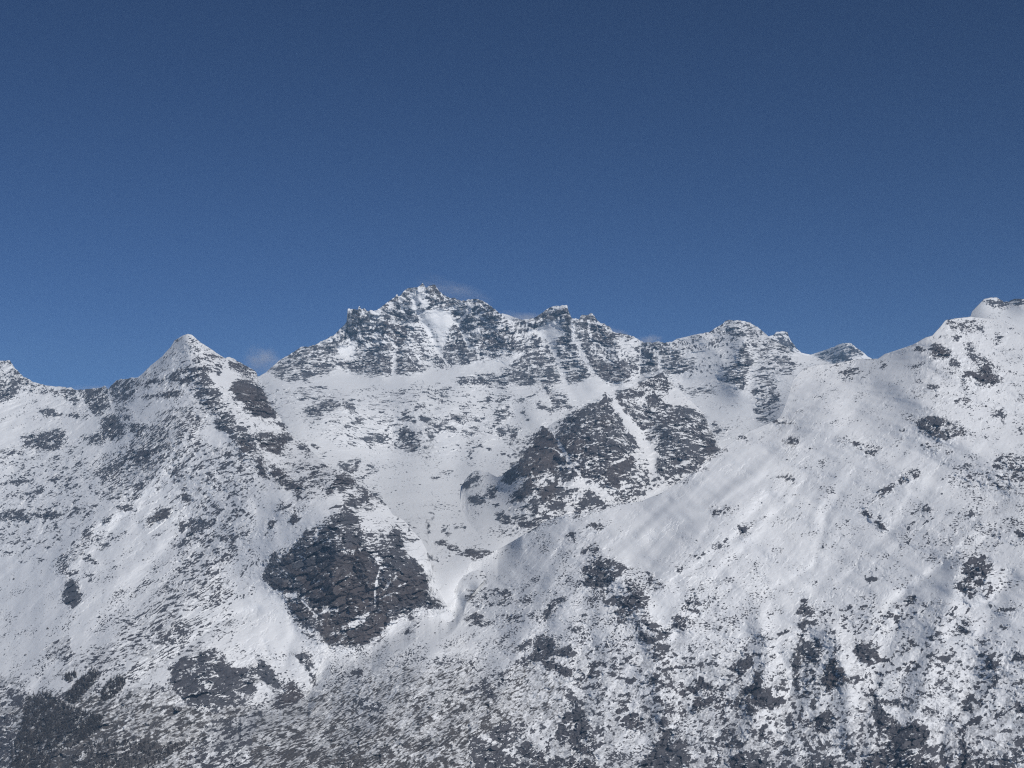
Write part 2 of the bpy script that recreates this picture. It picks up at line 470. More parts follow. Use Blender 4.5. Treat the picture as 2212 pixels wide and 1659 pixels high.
7 .96 4 1590,880 1620,860 1740,950 1800,930 1800,1060 1700,1130 1640,1170 1550,1120 1580,1030 1510,1000 1530,960 1590,960
7 .1 5 1640,980 1780,970 1790,1050 1680,1060
7 .88 4 1910,900 2000,830 2060,710 2212,700 2212,1170 2100,1200 2040,1240 2010,1130 1910,1150 1960,1000
L7 .1 14 1970,920 2080,780
7 .1 5 2130,900 2212,850 2212,960
7 .88 4 430,1050 560,1050 620,1120 640,1280 560,1270 420,1180 500,1100
7 .1 5 470,1090 540,1080 540,1130
7 .78 4 370,1250 560,1200 720,1350 740,1500 640,1560 500,1500 380,1400
7 .75 2 880,1180 1010,1090 1030,1150 920,1200
7 .62 4 900,1230 1100,1180 1160,1300 1040,1370 960,1320
7 .82 1 1210,1150 1300,1140 1380,1200 1370,1300 1300,1310 1280,1210
7 .12 5 790,1560 900,1440 1020,1390 1200,1380 1220,1480 1080,1560 900,1640
7 .9 4 1330,1340 1400,1350 1530,1490 1560,1660 1070,1660 1080,1590 1220,1510 1250,1400
7 .9 1 20,1460 110,1430 250,1500 280,1590 200,1600 60,1540
7 .86 4 0,1580 200,1620 400,1550 760,1600 760,1660 0,1660
7 .8 1 0,1320 150,1310 100,1360 0,1350
7 .05 5 1420,1330 1560,1200 1640,1220 1550,1340 1480,1400
7 .4 4 1600,1400 2212,1250 2212,1560 1700,1600
7 .8 4 1870,1600 2000,1500 2212,1560 2212,1660 1800,1660
7 .7 2 870,710 980,700 1000,750 900,820 860,800
7 .88 4 680,740 740,730 730,860 690,870
7 .8 4 620,680 710,660 690,700
7 .6 1 780,540 880,600 900,650 820,600
7 .65 4 1180,650 1340,590 1360,690 1270,680
7 .92 4 1390,670 1440,670 1430,720
7 .8 4 1390,740 1450,740 1430,770
7 .7 4 1440,800 1520,800 1500,870 1450,860
7 .76 4 960,930 1050,900 1030,950
7 .8 4 390,950 470,980 440,1010
7 .7 4 680,960 770,930 760,980 680,1000
7 .86 1 1330,1100 1440,1110 1420,1140
7 .8 1 1830,790 1930,800 1930,840 1850,820
# ---- right slope, top
4 .09 5 1100,650 2212,500 2212,1400 1700,1250 1200,900
4 .35 0 0,460 60,490 180,620 0,600
4 .65 0 60,430 170,420 200,490 290,600 180,620 70,520
4 .4 0 380,630 520,570 720,515 860,630 760,640 640,680 460,690
4 .86 0 640,650 720,640 740,680 650,690
4 .86 0 500,740 630,700 600,730
4 .6 4 700,550 760,550 800,600 720,600
4 .5 4 0,640 130,610 260,720 200,790 60,800 80,920 100,1100 0,1160
4 .8 4 190,680 240,690 230,770
4 .55 4 590,760 770,740 790,790 690,820 600,800
4 .6 4 400,790 500,785 470,810
4 .76 4 960,740 1020,690 1000,750
4 .5 4 1250,560 1340,550 1380,620 1260,600
4 .98 4t 1400,580 1500,540 1570,590 1560,640 1490,660 1430,640
4 .5 4 1380,560 1420,520 1490,540 1410,570
4 .8 4 1570,490 1650,450 1690,480 1640,510
4 .86 4 1550,710 1620,650 1660,740 1570,730
4 .55 1 1690,510 1760,530 1900,680 1820,740 1720,620 1700,570
4 .94 4t 1640,800 1760,740 1800,780 1900,690 1960,780 2020,830 1940,880 1830,880 1760,830 1680,820
4 .1 5 1690,760 1740,740 1760,770
4 .6 4 1960,430 2030,440 2030,520 1970,530
4 .4 4 1640,380 1760,380 1750,440 1680,430
4 .35 1 1500,330 1900,330 1850,450 1600,420
4 .7 4 1370,640 1500,690 1420,680
4 .6 4 1360,870 1440,860 1480,930 1390,930
4 .6 1 1220,950 1330,970 1290,980
4 .8 4 1420,1000 1470,950 1480,990
4 .7 4 1640,920 1720,900 1730,950
4 .55 1 1580,1020 1740,990 1750,1090 1650,1060
4 .96 4 1920,1160 2030,1080 2045,1180
4 .8 4 2130,1040 2212,1000 2212,1060
4 .8 4 1130,980 1160,990 1140,1000
4 .5 4 1180,1150 1260,1140 1260,1200
4 .6 4 1110,1260 1200,1250 1170,1320
4 .68 1 1280,1210 1400,1150 1600,1200 1720,1270 1730,1310 1600,1350 1500,1370 1420,1330 1330,1280
4 .92 4t 1420,1290 1500,1260 1530,1310 1460,1320
4 .92 4t 1620,1260 1720,1280 1720,1320 1650,1300
4 .8 4 1730,1300 1800,1300 1770,1330
4 .7 1 1820,1320 1900,1320 1880,1350
4 .35 1 1320,1380 1480,1430 1360,1450
4 .5 4 2000,1530 2200,1500 2212,1660 1900,1600
4 .8 4 1520,1460 1590,1460 1560,1490
4 .45 4 580,1350 720,1360 960,1430 990,1470 870,1500 700,1380
4 .5 4 110,1370 250,1330 270,1390 200,1440
4 .8 2 450,980 510,940 490,980
4 .6 1 550,990 650,1000 610,1020
4 .75 0 0,1170 240,1220 200,1230 60,1220
4 .6 0 0,1030 100,1010 100,1100 0,1130
4 .55 4 2000,200 2080,165 2130,130 2212,140 2140,200 2010,230
4 .6 4 1960,130 2030,150 2030,190
4 .6 4 2040,400 2120,390 2100,420
# ---- right slope, middle
12 .45 4 740,40 990,70 960,140 860,160 820,90
12 .92 4 650,170 690,180 660,190
12 .92 4 1020,160 1090,115 1060,150
12 .5 4 60,320 230,320 240,390 140,360
12 .3 4 1600,250 1900,300 2050,150 2212,150 2212,400 2000,560 1750,450 1560,330
12 .12 5 1250,900 1900,400 2212,560 2212,700 1500,1100 1200,1000
12 .2 4 500,1480 1500,1400 1500,1660 500,1660
12 .65 2 870,540 960,440 1090,370 1080,440 980,500 900,550
12 .5 4 1090,350 1280,250 1340,300 1250,360 1150,390
12 .8 4 820,600 890,620 870,690 800,650
12 .94 1 890,700 960,720 1080,780 1040,800 960,760
12 .6 1 900,650 1010,690 960,710
12 .96 4 1040,620 1110,600 1080,660
12 .55 4 2000,160 2200,140 2212,280 2020,270
12 .97 4 1730,570 1760,610 1800,650 1770,690 1730,640
12 .8 4 1330,610 1370,570 1440,630 1350,640
12 .8 4 1230,640 1290,630 1250,680
12 .7 4 1310,740 1400,670 1440,680 1340,760
12 .5 4 1180,790 1250,710 1280,740 1220,820
12 .8 4 1160,900 1230,860 1230,900 1180,940
12 .7 4 1450,440 1530,480 1490,500
12 .92 0 1780,760 1880,760 1810,780
12 .86 4 2110,800 2170,800 2212,870 2180,860
12 .65 2 1920,920 2000,880 1950,950
12 .7 2 2120,900 2170,900 2130,950
12 .9 4 1990,1120 2070,1130 2010,1150
12 .72 4 1720,1030 1880,1010 1950,1100 1880,1200 1800,1200 1660,1280 1600,1290 1690,1150
12 .65 4 220,1500 330,1380 400,1460 340,1540
12 .6 4 290,1380 440,1400 400,1420
12 .92 4 570,1300 610,1290 590,1330
12 .6 1 780,1350 890,1360 830,1400
12 .92 4 1380,1200 1420,1180 1410,1220
12 .35 4 810,1180 980,1200 860,1250
12 .5 4 900,1100 970,1120 930,1160
12 .4 4 1130,1330 1300,1350 1280,1420 1160,1440
12 .7 4 690,1060 780,1050 730,1080
12 .8 4 370,1210 430,1170 400,1200
12 .92 4 660,690 720,700 690,715
# ---- right slope, bottom
8 .14 4 0,500 900,560 1500,520 2212,700 2212,1660 0,1660
8 .12 5 800,880 1300,830 1500,1000 1600,1180 1300,1150 1000,980
8 .3 4 0,1350 800,1400 1500,1500 2212,1350 2212,1660 0,1660
8 .86 4 300,280 400,260 380,340 320,360
8 .86 6 290,400 330,380 250,620 240,900 210,900 200,760
8 .7 4 280,400 440,380 470,560 460,680 420,740 300,740 230,700
8 .62 4 230,780 420,880 380,980 260,1000 220,950
8 .5 1 450,450 600,480 620,560 560,590 480,560
8 .985 4t 540,675 600,740 690,860 680,920 560,960 480,1000 490,850 520,740
8 .95 4 680,900 780,860 720,910 690,930
8 0 5 600,700 660,740 740,850 690,850
8 .94 4 730,640 790,540 850,560 1000,660 980,720 840,770 760,700
8 .4 4 870,570 960,560 970,640 900,620
8 .97 4 1640,430 1690,430 1790,490 1720,515 1650,480
8 .7 1 1670,370 1740,390 1800,430 1700,420
8 .86 2 1590,260 1620,300 1610,360 1500,430 1540,360
8 .6 2 1690,330 1800,250 1750,310
8 .95 4 1930,250 2010,290 2140,270 2140,300 2050,320 1960,290
8 .96 4 1770,40 1830,20 1840,80 1760,90
8 .7 4 1610,110 1700,20 1760,100 1840,120 1720,210 1700,140
8 .86 6 1870,220 1900,40 1950,90 1930,180
8 .7 4 940,430 1000,380 1050,420 960,470
8 .8 1 960,460 1050,490 1010,500
8 .7 4 1110,430 1200,430 1140,450
8 .4 4 1370,520 1500,500 1580,540 1450,560
8 .66 4 1740,590 1900,540 1890,600 1800,610
8 .3 1 1360,620 1500,640 1720,800 1700,850 1500,780
8 .82 1 1360,690 1450,740 1550,830 1700,850 1620,880 1520,810 1430,750
8 .92 4 1870,720 1900,710 1960,750 2050,770 1950,820 1880,820
8 .92 4 2100,740 2140,640 2212,690 2212,730
8 .86 4 1940,900 1980,870 2010,930 1960,970
8 .92 4 2190,840 2212,830 2212,900
8 .94 4 850,970 900,990 920,1060 1020,1070 1140,1100 1140,1120 990,1130 960,1140 1020,1190 1090,1230 1130,1290 1270,1270 1400,1310 1420,1380 1330,1480 1280,1480 1200,1500 1150,1660 1040,1660 1030,1400 920,1290 910,1180 830,1100 900,1090
8 0 5 990,1140 1150,1130 1350,1220 1400,1290 1200,1270 1090,1220
8 .74 4 820,1560 1000,1480 1200,1500 1350,1540 1500,1640 820,1650
8 .98 4 390,1250 430,1190 500,1180 560,1290 480,1370 400,1330
8 .96 4 350,1150 380,1080 410,1130 360,1160
8 .92 4 320,1250 370,1240 380,1310 330,1310
8 .8 4 130,1300 170,1210 200,1220 160,1320
8 .86 4 0,1010 60,1010 140,1070 100,1160 0,1160
8 .8 2 560,1290 610,1220 580,1300
8 .94 6 1680,1400 1710,1220 1760,1260 1720,1330 1710,1400 1760,1560 1780,1660 1640,1660 1680,1480
8 .86 4 1570,1190 1640,1220 1670,1300 1620,1290
8 .8 4 1650,1160 1740,1090 1770,1160 1720,1190
8 .86 6 1820,1210 1850,1300 1830,1310
8 .92 4 1980,1190 2010,1110 2060,1170
8 .92 6 2110,1160 2140,1030 2180,1100 2160,1170
8 .92 4 1820,1060 1860,1060 1840,1090
8 .92 4 1340,990 1410,1000 1430,1050 1370,1030
8 .86 4 1280,980 1330,990 1310,1010
8 .8 1 1180,1040 1250,1090 1210,1110 1170,1080
8 .5 1 1290,1140 1330,1090 1430,1140 1420,1220 1340,1200
8 .6 4 1900,1600 2100,1500 2212,1450 2212,1660 1880,1660
8 .86 4 860,920 920,890 930,950
8 .92 4 920,870 960,830 950,880
8 .8 4 280,1620 400,1560 560,1600 560,1660
# ======== closer survey
X13 130,90 540,60 900,120 1269,20 1269,650 900,560 600,430 250,400 190,280
13 .55 0 290,100 400,80 530,75 520,95 400,110 330,125
13 .45 0 110,140 200,115 270,115 180,155
13 .3 0 230,170 400,130 510,130 480,165 300,190
13 .75 0 380,265 430,225 500,170 560,150 630,180 630,240 560,265 500,290 420,305
13 .92 0t 480,190 560,180 580,205 530,218 490,212
13 .88 4t 420,240 470,225 495,280 450,295
13 .86 0 640,185 720,195 760,280 720,300 680,260 650,245
13 .8 0 640,340 700,345 800,335 830,355 760,372 660,370
13 .6 0 690,300 780,290 820,330 740,335
13 .4 0 820,280 910,290 880,305
13 .45 0 680,160 750,160 760,175
13 .45 0 860,150 960,165 970,195 900,180
13 .35 0 790,220 960,260 1060,310 960,320 850,250
13 .8 4 990,390 1005,345 1015,370 1000,410
13 .6 0 660,460 760,450 840,440 870,490 780,500 700,480
13 .9 0 840,440 900,405 960,400 1000,450 990,485 930,490 870,470
13 .6 0 620,430 660,420 670,435
13 .6 0 900,490 980,500 970,520
13 .55 1 1030,450 1090,480 1100,560 1060,540 1020,510
13 .86 0t 1050,420 1100,370 1180,410 1250,470 1220,500 1150,490 1090,480
13 .8 1t 1090,490 1210,500 1215,540 1180,575 1120,570 1080,545
13 .4 0 980,170 1060,100 1160,60 1220,70 1140,120 1040,160
13 .6 0 1140,150 1200,120 1190,150
13 .86 4 1150,210 1200,190 1220,230 1190,265
13 .75 0 1060,180 1100,180 1095,215
13 .5 0 1040,250 1150,250 1210,340 1190,375 1100,310
13 .8 0 1215,300 1269,310 1269,340 1220,325
L13 .03 9 635,150 635,240
L13 .03 14 720,190 790,270 840,370
L13 .03 14 1110,200 1190,280 1220,390
13 .1 5 0,310 170,315 215,420 100,425 0,440
13 .9 4 170,345 210,340 240,420 215,410
13 .96 4t 0,450 120,425 220,430 290,465 200,510 190,595 120,570 50,540 30,490
13 .8 4 320,500 360,490 400,535 370,560 330,540
13 .7 4 405,505 470,510 440,545
13 .7 4 450,570 500,565 460,588
13 .6 4 200,540 280,540 240,580
13 .85 1t 0,650 50,590 80,680 110,770 60,755 0,700
13 .92 4t 100,720 170,690 215,720 240,770 180,790 130,750
13 .9 4t 240,780 330,790 340,830 280,850 240,820
13 .5 2 310,740 430,700 620,700 560,740 420,780 350,800
13 .7 0 570,690 640,640 760,610 740,660 640,695
13 .97 4t 630,695 700,660 770,630 765,670 710,725 650,712
13 .8 0 800,715 880,700 910,715 850,735
13 .5 4 810,690 840,650 890,680 840,700
13 .9 4t 720,750 790,725 820,755 800,770 740,765
13 .6 2 600,830 720,810 780,830 840,952 650,952 700,880
13 .97 4t 520,880 570,800 640,730 690,725 700,760 650,780 590,840 550,880
13 .95 4t 650,790 720,780 745,800 680,810
13 .9 4t 480,890 530,885 520,910 490,920
13 .93 6t 790,820 830,870 870,952 830,952 800,880
13 .8 4 860,880 930,890 970,950 870,940
L13 .05 13 60,590 100,700 120,770
L13 .05 11 30,545 190,600
X14 0,90 200,60 560,70 850,60 1000,330 860,360 680,640 560,690 250,800 0,700
14 .4 0 90,80 150,60 200,90 180,110
14 .6 4 0,130 60,100 160,110 180,160 130,210 60,180
14 .86 0 0,320 90,330 140,310 200,360 240,385 160,418 100,400 40,375 0,360
14 .75 0 170,280 250,260 300,290 270,350 220,340
14 .93 4 210,310 280,315 260,355
14 .6 0 270,390 340,350 410,390 400,420 330,435 280,430
14 .5 0 0,410 60,440 40,465 0,450
14 .6 4 400,300 460,290 460,350
14 .35 0 340,215 440,180 560,120 600,130 540,160 400,210
14 .7 2 510,180 560,120 600,140 560,190 540,240 515,235
14 .92 2 455,400 490,330 530,260 610,225 620,260 570,310 530,350 480,405
14 .75 4 520,260 610,260 600,330 540,330
14 .9 4 540,360 600,350 590,430 560,450 520,420
14 .93 6t 610,440 640,390 690,400 685,515 650,490
14 .95 6 670,375 690,340 700,380 685,400
14 .7 4 570,460 640,500 620,520 580,510
14 .5 4 440,530 480,520 490,560 450,570
14 .5 1 500,580 610,570 690,540 640,600 510,600
14 .86 4 860,100 880,60 950,120 1010,220 950,200 900,150
14 .82 4t 800,180 870,190 960,290 900,260 830,230
14 .7 2 960,110 1030,130 1110,240 1050,260 1000,220 980,170
14 .6 2 670,190 760,150 830,110 850,120 780,170 700,200
14 .6 4 680,250 740,260 720,300
14 .7 4 720,310 770,290 790,330 740,330
14 .6 4 730,470 780,435 800,440 760,470
14 .45 2 300,600 340,540 410,490 400,550 340,590 320,640
14 .3 2 0,780 80,740 210,690 220,700 60,770
14 .82 4 310,740 390,710 400,770 320,810 260,850 270,790
14 .95 4 320,890 420,895 410,952 320,952
14 .9 4 440,850 510,790 530,850 480,920 440,900
14 .15 5 330,870 440,780 500,790 430,870
14 .96 4t 550,790 610,700 690,640 760,690 680,770 620,815
14 .985 6t 690,620 760,520 830,420 870,370 920,390 970,480 920,530 960,560 990,600 900,690 760,675
L14 .1 10 880,525 960,545 1010,590
14 .1 5 600,850 750,750 760,770 620,900
14 .97 4t 650,920 700,850 800,720 830,750 760,880 700,940
14 .95 4t 820,830 900,800 990,790 960,880 900,930 840,930
14 .15 5 860,720 900,690 940,730 870,760
14 .8 4 990,640 1050,640 1130,720 1100,800 1010,790 980,700
14 .1 5 990,810 1150,740 1180,800 1100,840
14 .94 4t 980,460 1080,430 1230,520 1210,580 1110,620 1030,540
14 .94 4t 1050,620 1190,680 1180,750 1110,680
L14 .03 13 890,280 940,420 1030,560 1100,690 1160,760
X15 0,0 1000,0 1010,60 960,340 1269,330 1269,952 0,952
15 .94 4 160,340 200,280 240,300 230,350 260,350 340,400 440,360 460,420 490,460 430,465 380,440 300,440 250,470 140,500 90,470 150,420
15 .96 4 240,340 270,290 340,340 320,390 260,370
15 .95 1 220,480 300,470 400,540 420,580 560,620 540,640 450,630 400,580 280,550
15 .8 1 480,520 580,600 550,615 500,560
15 .5 4 80,490 150,500 110,540
15 .5 2 0,400 90,330 150,320 140,380 60,420
15 .7 6 230,170 260,80 320,20 310,120 240,240
15 .6 2 310,30 400,10 390,40 320,70
15 .4 1 410,240 520,200 560,290 480,300
15 .92 6 555,150 595,215 585,220 550,165
15 .5 1 490,150 540,130 560,200 510,190
15 .6 0 0,140 80,150 90,200 0,190
15 .5 0 100,130 170,130 160,155 110,155
15 .75 4 720,100 800,60 880,40 920,80 870,130 790,140
15 .9 4 780,160 830,170 820,210 780,200
15 .88 2 850,20 960,0 1005,0 990,30 900,60
15 .95 6 990,80 1000,95 940,230 890,340 880,320 930,200
15 .93 1 970,190 1030,180 1100,240 1110,265 1040,250 980,215
15 .93 1 930,260 1010,290 1070,350 1030,362 950,320
15 .8 4 1040,300 1110,270 1180,250 1170,310 1080,320
15 .1 5 960,230 1060,270 1100,300 1010,275
15 .7 4 860,280 910,270 900,310
15 .5 1 680,320 720,320 770,400 730,385
15 .8 4 540,455 580,450 570,470
15 .86 4 590,425 610,425 605,440
15 .93 4 585,500 610,475 640,495 630,530 600,530
15 .9 4 610,540 640,540 630,580 590,590
15 .6 2 740,530 860,460 870,480 780,540
15 .8 2 740,480 755,460 760,540 745,540
15 .5 4 990,530 1080,360 1160,350 1170,420 1060,470 1000,560
15 .8 4 1090,420 1160,400 1150,445
15 .94 4 1190,430 1235,430 1230,470
15 .7 4 1200,480 1250,485 1240,505
15 .96 4 990,605 1070,570 1110,600 1090,660 1030,640
15 .94 4 1110,560 1150,545 1180,610 1205,715 1180,690 1150,660 1160,620
15 .05 5 1095,640 1150,625 1160,650 1110,655
15 .8 4 1100,670 1160,660 1160,690
15 .86 1 1140,740 1200,770 1180,780
15 .9 1 1140,800 1230,810 1210,828
15 .9 1 1060,830 1170,850 1190,890 1110,870
15 .93 4 1100,890 1180,930 1170,952 1100,952
15 .8 4 820,640 900,640 870,670
15 .6 4 570,690 650,640 665,670 600,710
15 .8 4 540,735 580,750 560,765
15 .8 4 340,675 390,700 370,720
15 .93 4 380,740 440,740 510,780 540,870 550,952 360,952 370,870 430,830 470,830 465,790 420,770
15 .08 5 410,780 450,780 465,810 430,835
15 .6 2 700,770 760,740 750,770
15 .8 4 820,750 870,740 860,770
15 .8 2 760,860 790,820 880,810 860,850 790,890
15 .7 4 690,830 720,830 710,845
15 .06 5 880,730 930,760 960,830 920,820
15 .06 5 450,700 530,690 540,740 480,745
15 .6 4 800,900 960,880 970,950 790,950
X16 0,150 160,60 600,330 1040,190 1269,250 1269,952 0,952
16 .9 4 70,30 110,20 125,55 85,60
16 .8 4 30,90 70,90 130,130 100,150 50,110
16 .86 4 0,150 50,200 30,250 0,230
16 .6 1 210,240 300,230 310,250 260,265
16 .76 1 210,245 290,310 400,345 380,355 270,310
16 .6 1 310,260 400,245 330,280
16 .6 1 160,300 210,320 205,350
16 .8 1 200,415 260,440 290,465 270,480 240,450
16 .86 4 310,520 400,540 400,570 350,560
16 .8 4 290,580 360,595 350,615
16 .96 4 100,600 130,590 180,645 230,660 220,700 150,690 130,730 90,730
16 .96 4 20,690 90,670 80,740 40,710
16 .96 4 60,800 130,740 150,770 200,780 260,755 230,800 170,840 120,860 70,840
16 .05 5 150,700 270,700 260,750 160,750
16 .86 6 270,680 320,640 300,740 270,770
16 .9 4 560,300 600,290 660,300 650,320 590,320
16 .7 1 555,330 620,370 690,390 640,390
16 .8 2 680,280 800,240 770,275 710,300
16 .93 4 400,480 480,455 540,480 520,520 470,540 420,640 380,640 400,580
16 .9 4 610,410 640,400 660,460 630,450
16 .96 4 430,700 520,650 540,560 590,600 590,660 640,690 660,750 740,760 760,790 720,830 660,855 600,830 540,760 520,720 500,800 430,790
16 .9 4 380,760 420,760 400,840 380,840
16 .8 4 480,800 560,820 540,900 470,890
16 .05 5 570,590 640,570 650,630 600,620
16 .1 5 600,520 660,480 700,560 640,640
L16 .05 9 420,640 480,560 560,490
L16 .05 26 680,400 760,500 810,600 800,720 760,760
16 .5 1 690,640 780,620 770,720 700,700
16 .97 6 850,350 900,190 930,190 880,330 870,420 880,480 850,600 880,720 830,700 810,520
16 .86 4 880,340 940,320 1030,330 1040,440 1000,510 900,490
16 .55 4 890,510 1000,560 1000,690 880,710
16 .8 4 900,110 960,80 980,100 940,160 910,165
16 .7 4 830,140 880,130 860,160
16 .7 4 940,200 1000,185 1015,215 960,230
16 .6 1 1040,250 1130,250 1180,330 1100,360 1050,320
16 .92 4 1190,340 1210,370 1170,420 1160,400
16 .985 4t 1080,480 1105,435 1150,470 1180,560 1230,600 1200,650 1120,680 1060,730 1050,620
16 .93 4 1220,620 1269,590 1269,620 1220,650
16 .03 5 1130,430 1160,440 1269,580 1230,590 1180,540
16 .93 6 990,630 1040,710 1030,710 985,650
16 .96 4 930,845 965,760 990,830
16 .86 1 860,790 910,830 900,850
16 .97 4 990,900 1030,870 1120,900 1150,952 980,952
16 .9 6 840,900 870,890 860,952 830,952
16 .9 4 760,890 820,880 800,952 750,952
16 .06 5 870,770 940,760 930,820
16 .8 4 600,900 640,880 650,930 610,930
16 .06 5 560,840 680,860 640,900 540,900
16 .12 5 0,890 100,880 120,930 0,952
X17 0,300 250,330 600,200 1000,0 1269,0 1269,952 0,952
17 .96 4 0,400 40,330 60,310 90,350 150,380 210,410 180,450 130,480 90,520 60,490 20,460
17 .5 4 170,340 200,360 170,380
17 .6 2 640,220 690,170 740,110 760,140 720,190 680,220
17 .9 6 740,70 765,100 745,105
17 .6 2 810,140 860,90 910,60 880,110 830,145
17 .8 2 970,20 1050,0 1000,35
17 .96 1 1060,85 1110,105 1170,100 1200,80 1210,110 1150,125 1090,115
17 .8 4 1020,65 1050,80 1060,120 1040,115
17 .97 1 775,230 800,220 900,260 870,280 840,296 800,270
17 .86 1 800,175 840,170 900,215 860,225
17 .4 4 540,300 660,270 700,330 560,330
17 .6 4 990,250 1040,240 1010,270
17 .6 1 1060,230 1140,240 1130,270 1070,260
17 .92 4 930,350 970,315 1005,340 980,370
17 .76 4 860,360 910,340 910,380
17 .86 4 1000,300 1040,290 1030,312
17 .3 1 520,400 640,430 760,520 750,580 640,500
17 .9 1 540,450 620,490 690,545 760,600 820,580 780,610 720,590 650,545 560,475
17 .6 4 680,460 740,480 720,500
17 .55 4 860,440 970,430 980,450 900,470
17 .7 4 850,510 930,515 900,530
17 .96 4 965,530 1000,460 1040,490 1130,510 1060,525 1070,555 1000,565
17 .96 4 1170,470 1210,395 1230,430 1269,440 1269,470 1190,490
17 .9 4 1035,620 1070,590 1100,620 1050,690 1040,660
17 .9 4 1240,600 1260,570 1269,640
17 .8 4 1190,700 1250,670 1240,690
17 .92 4 1195,750 1215,730 1225,770
17 .93 4 1180,830 1210,780 1250,820 1269,840 1200,870
17 .96 4 920,770 945,758 965,775 945,788
17 .93 6 850,830 870,780 890,850 860,880
17 .9 4 790,840 840,840 810,860
17 .93 4 1070,870 1100,810 1150,860
17 .8 4 1000,760 1060,760 1040,790
17 .93 4 720,870 780,890 775,920 740,910
17 .9 6 830,952 860,900 880,952
17 .92 4 520,720 560,700 600,750 570,755
17 .86 1 370,750 440,785 430,810 390,785
17 .6 4 470,700 500,715 490,725
17 .7 1 650,630 720,660 690,670
17 .96 6 130,760 100,680 150,720 190,760 200,830 240,880 330,952 160,952 150,850
17 .92 1 200,760 350,780 340,815 210,800
17 .9 4 80,790 140,790 130,820
17 .02 5 210,835 300,820 430,880 400,952 330,940 250,880
17 .5 1 450,820 520,860 600,850 700,800 640,880 530,900
17 .9 4 160,600 195,570 190,610
17 .8 4 140,630 170,640 240,680 180,680
17 .4 4 200,570 270,560 260,610
17 .9 4 0,590 40,590 20,620 0,620
17 .5 4 0,830 120,800 140,900 60,952 0,952
18 .35 3 260,520 560,330 760,260 900,300 760,440 500,500
18 .85 4 110,360 130,310 200,280 230,330 300,390 250,430 200,480 130,440
18 .9 4 280,320 300,280 350,280 330,320
18 .8 4 310,370 360,360 430,340 450,380 390,430 350,420
18 .7 0 0,170 60,140 160,130 190,220 80,300 20,240
18 .86 4t 610,140 630,100 720,95 700,140 640,160
18 .7 4 390,150 450,135 540,130 520,160 430,170
18 .6 2 240,590 300,560 400,540 540,530 680,510 660,550 540,620 400,660 260,700 150,740 120,690
18 .86 4 240,580 280,570 260,600
18 .8 4 60,720 110,680 100,740
18 .76 2 130,700 220,700 230,770 140,770
18 .8 4 400,700 430,680 430,710
18 .8 4 290,770 330,760 310,780
18 .8 2 350,760 400,740 390,770
18 .76 6 740,550 770,490 780,500 750,560
18 .6 2 600,700 680,640 740,640 700,700 620,740
18 .86 4 690,740 720,720 730,770
18 .6 4 630,770 660,760 650,790
18 .86 1 810,665 855,660 830,680
18 .9 4 790,710 820,690 810,730
18 .8 0 510,830 560,820 550,850 515,855
18 .7 1 860,590 940,600 1000,570 990,620 920,620
18 .9 1t 1020,530 1090,550 1100,600 1070,610
18 .97 4t 1140,500 1160,460 1250,530 1200,560 1150,580
18 .8 1 960,350 1010,370 1060,430 1040,420 990,390
18 .86 1 970,310 1060,360 1080,400 1030,370
18 .8 4 1080,310 1130,330 1130,370 1090,360
18 .8 1 1170,400 1260,440 1250,500 1200,460
18 .6 1 100,920 200,890 330,900 300,930
18 .7 2 350,900 380,800 420,800 380,900
18 .6 4 700,900 760,880 800,930 720,940
18 .5 4 680,830 760,820 740,880
18 .9 4 735,800 760,790 755,815
18 .86 4 1070,810 1110,790 1100,830
L18 .03 18 480,820 560,680 700,520
19 .86 2 480,300 560,220 650,190 690,125 750,210 760,270 800,310 790,360 700,420 560,400 460,380
19 .97 4 650,180 690,125 740,190 720,230 660,220
19 .55 2 380,300 450,280 480,330 460,400 400,380
19 .96 4 500,280 560,240 590,260 520,310
19 .93 2 230,470 330,400 450,400 480,470 430,600 300,600 230,540
19 .985 6t 440,680 520,520 640,520 720,560 830,500 900,530 900,640 880,760 860,860 700,920 640,860 500,860 450,800
19 .9 2 480,410 620,430 700,480 640,510 520,520
19 .1 5 470,510 530,485 520,500
19 .2 5 310,480 360,500 350,510
L19 .15 8 610,440 690,480
L19 .2 7 500,410 590,440
19 .76 2 60,620 120,570 220,560 260,660 180,700 100,660
19 .97 4 180,520 210,520 240,620 210,600
19 .7 4 100,490 150,460 180,500 140,520
19 .93 4t 90,670 200,690 270,750 150,765
19 .05 5 170,760 310,770 290,830 210,790
19 .96 4t 200,790 300,840 330,820 430,930 400,952 280,930
L19 .03 14 340,820 450,940
19 .92 4t 290,730 440,760 480,880 440,880 360,800
19 .1 5 460,930 500,880 610,860 600,890 520,920
19 .6 2 810,460 960,330 1020,280 1010,400 950,480 940,560 1060,560 960,680 930,600 880,560
19 .97 6 1000,400 1025,270 1070,290 1110,500 1050,490
19 .45 2 800,340 960,290 1000,330 850,440
L19 .05 9 920,560 885,740
L19 .1 10 1040,620 990,690 960,740
19 .98 6t 1000,650 1100,590 1250,660 1269,800 1180,870 1060,880 900,880 920,800 1010,760
L19 .2 11 1020,765 920,810
L19 .15 9 1130,690 1060,720
19 .76 2 1060,570 1150,510 1230,570 1260,640 1130,600
19 .9 4 250,270 280,130 300,120 290,190 330,215 270,285
19 .9 6 70,330 90,240 110,240 105,320 80,355
19 .7 4 100,240 140,215 130,250
19 .8 4 150,150 190,100 280,100 240,140 160,165
19 .5 2 510,160 620,110 700,80 760,40 860,150 780,180 700,120 600,150
19 .9 6t 830,30 870,100 875,180 860,120
19 .86 4 880,50 960,90 960,115 900,100
19 .86 1 1070,310 1110,350 1180,370 1230,375 1160,392 1090,360
19 .3 1 890,220 1000,240 1180,270 1210,330 1080,300
4 .42 4 1860,150 1900,130 2040,135 2060,200 1960,230 1880,205
4 .5 0 1950,160 2030,150 2040,200 1990,215
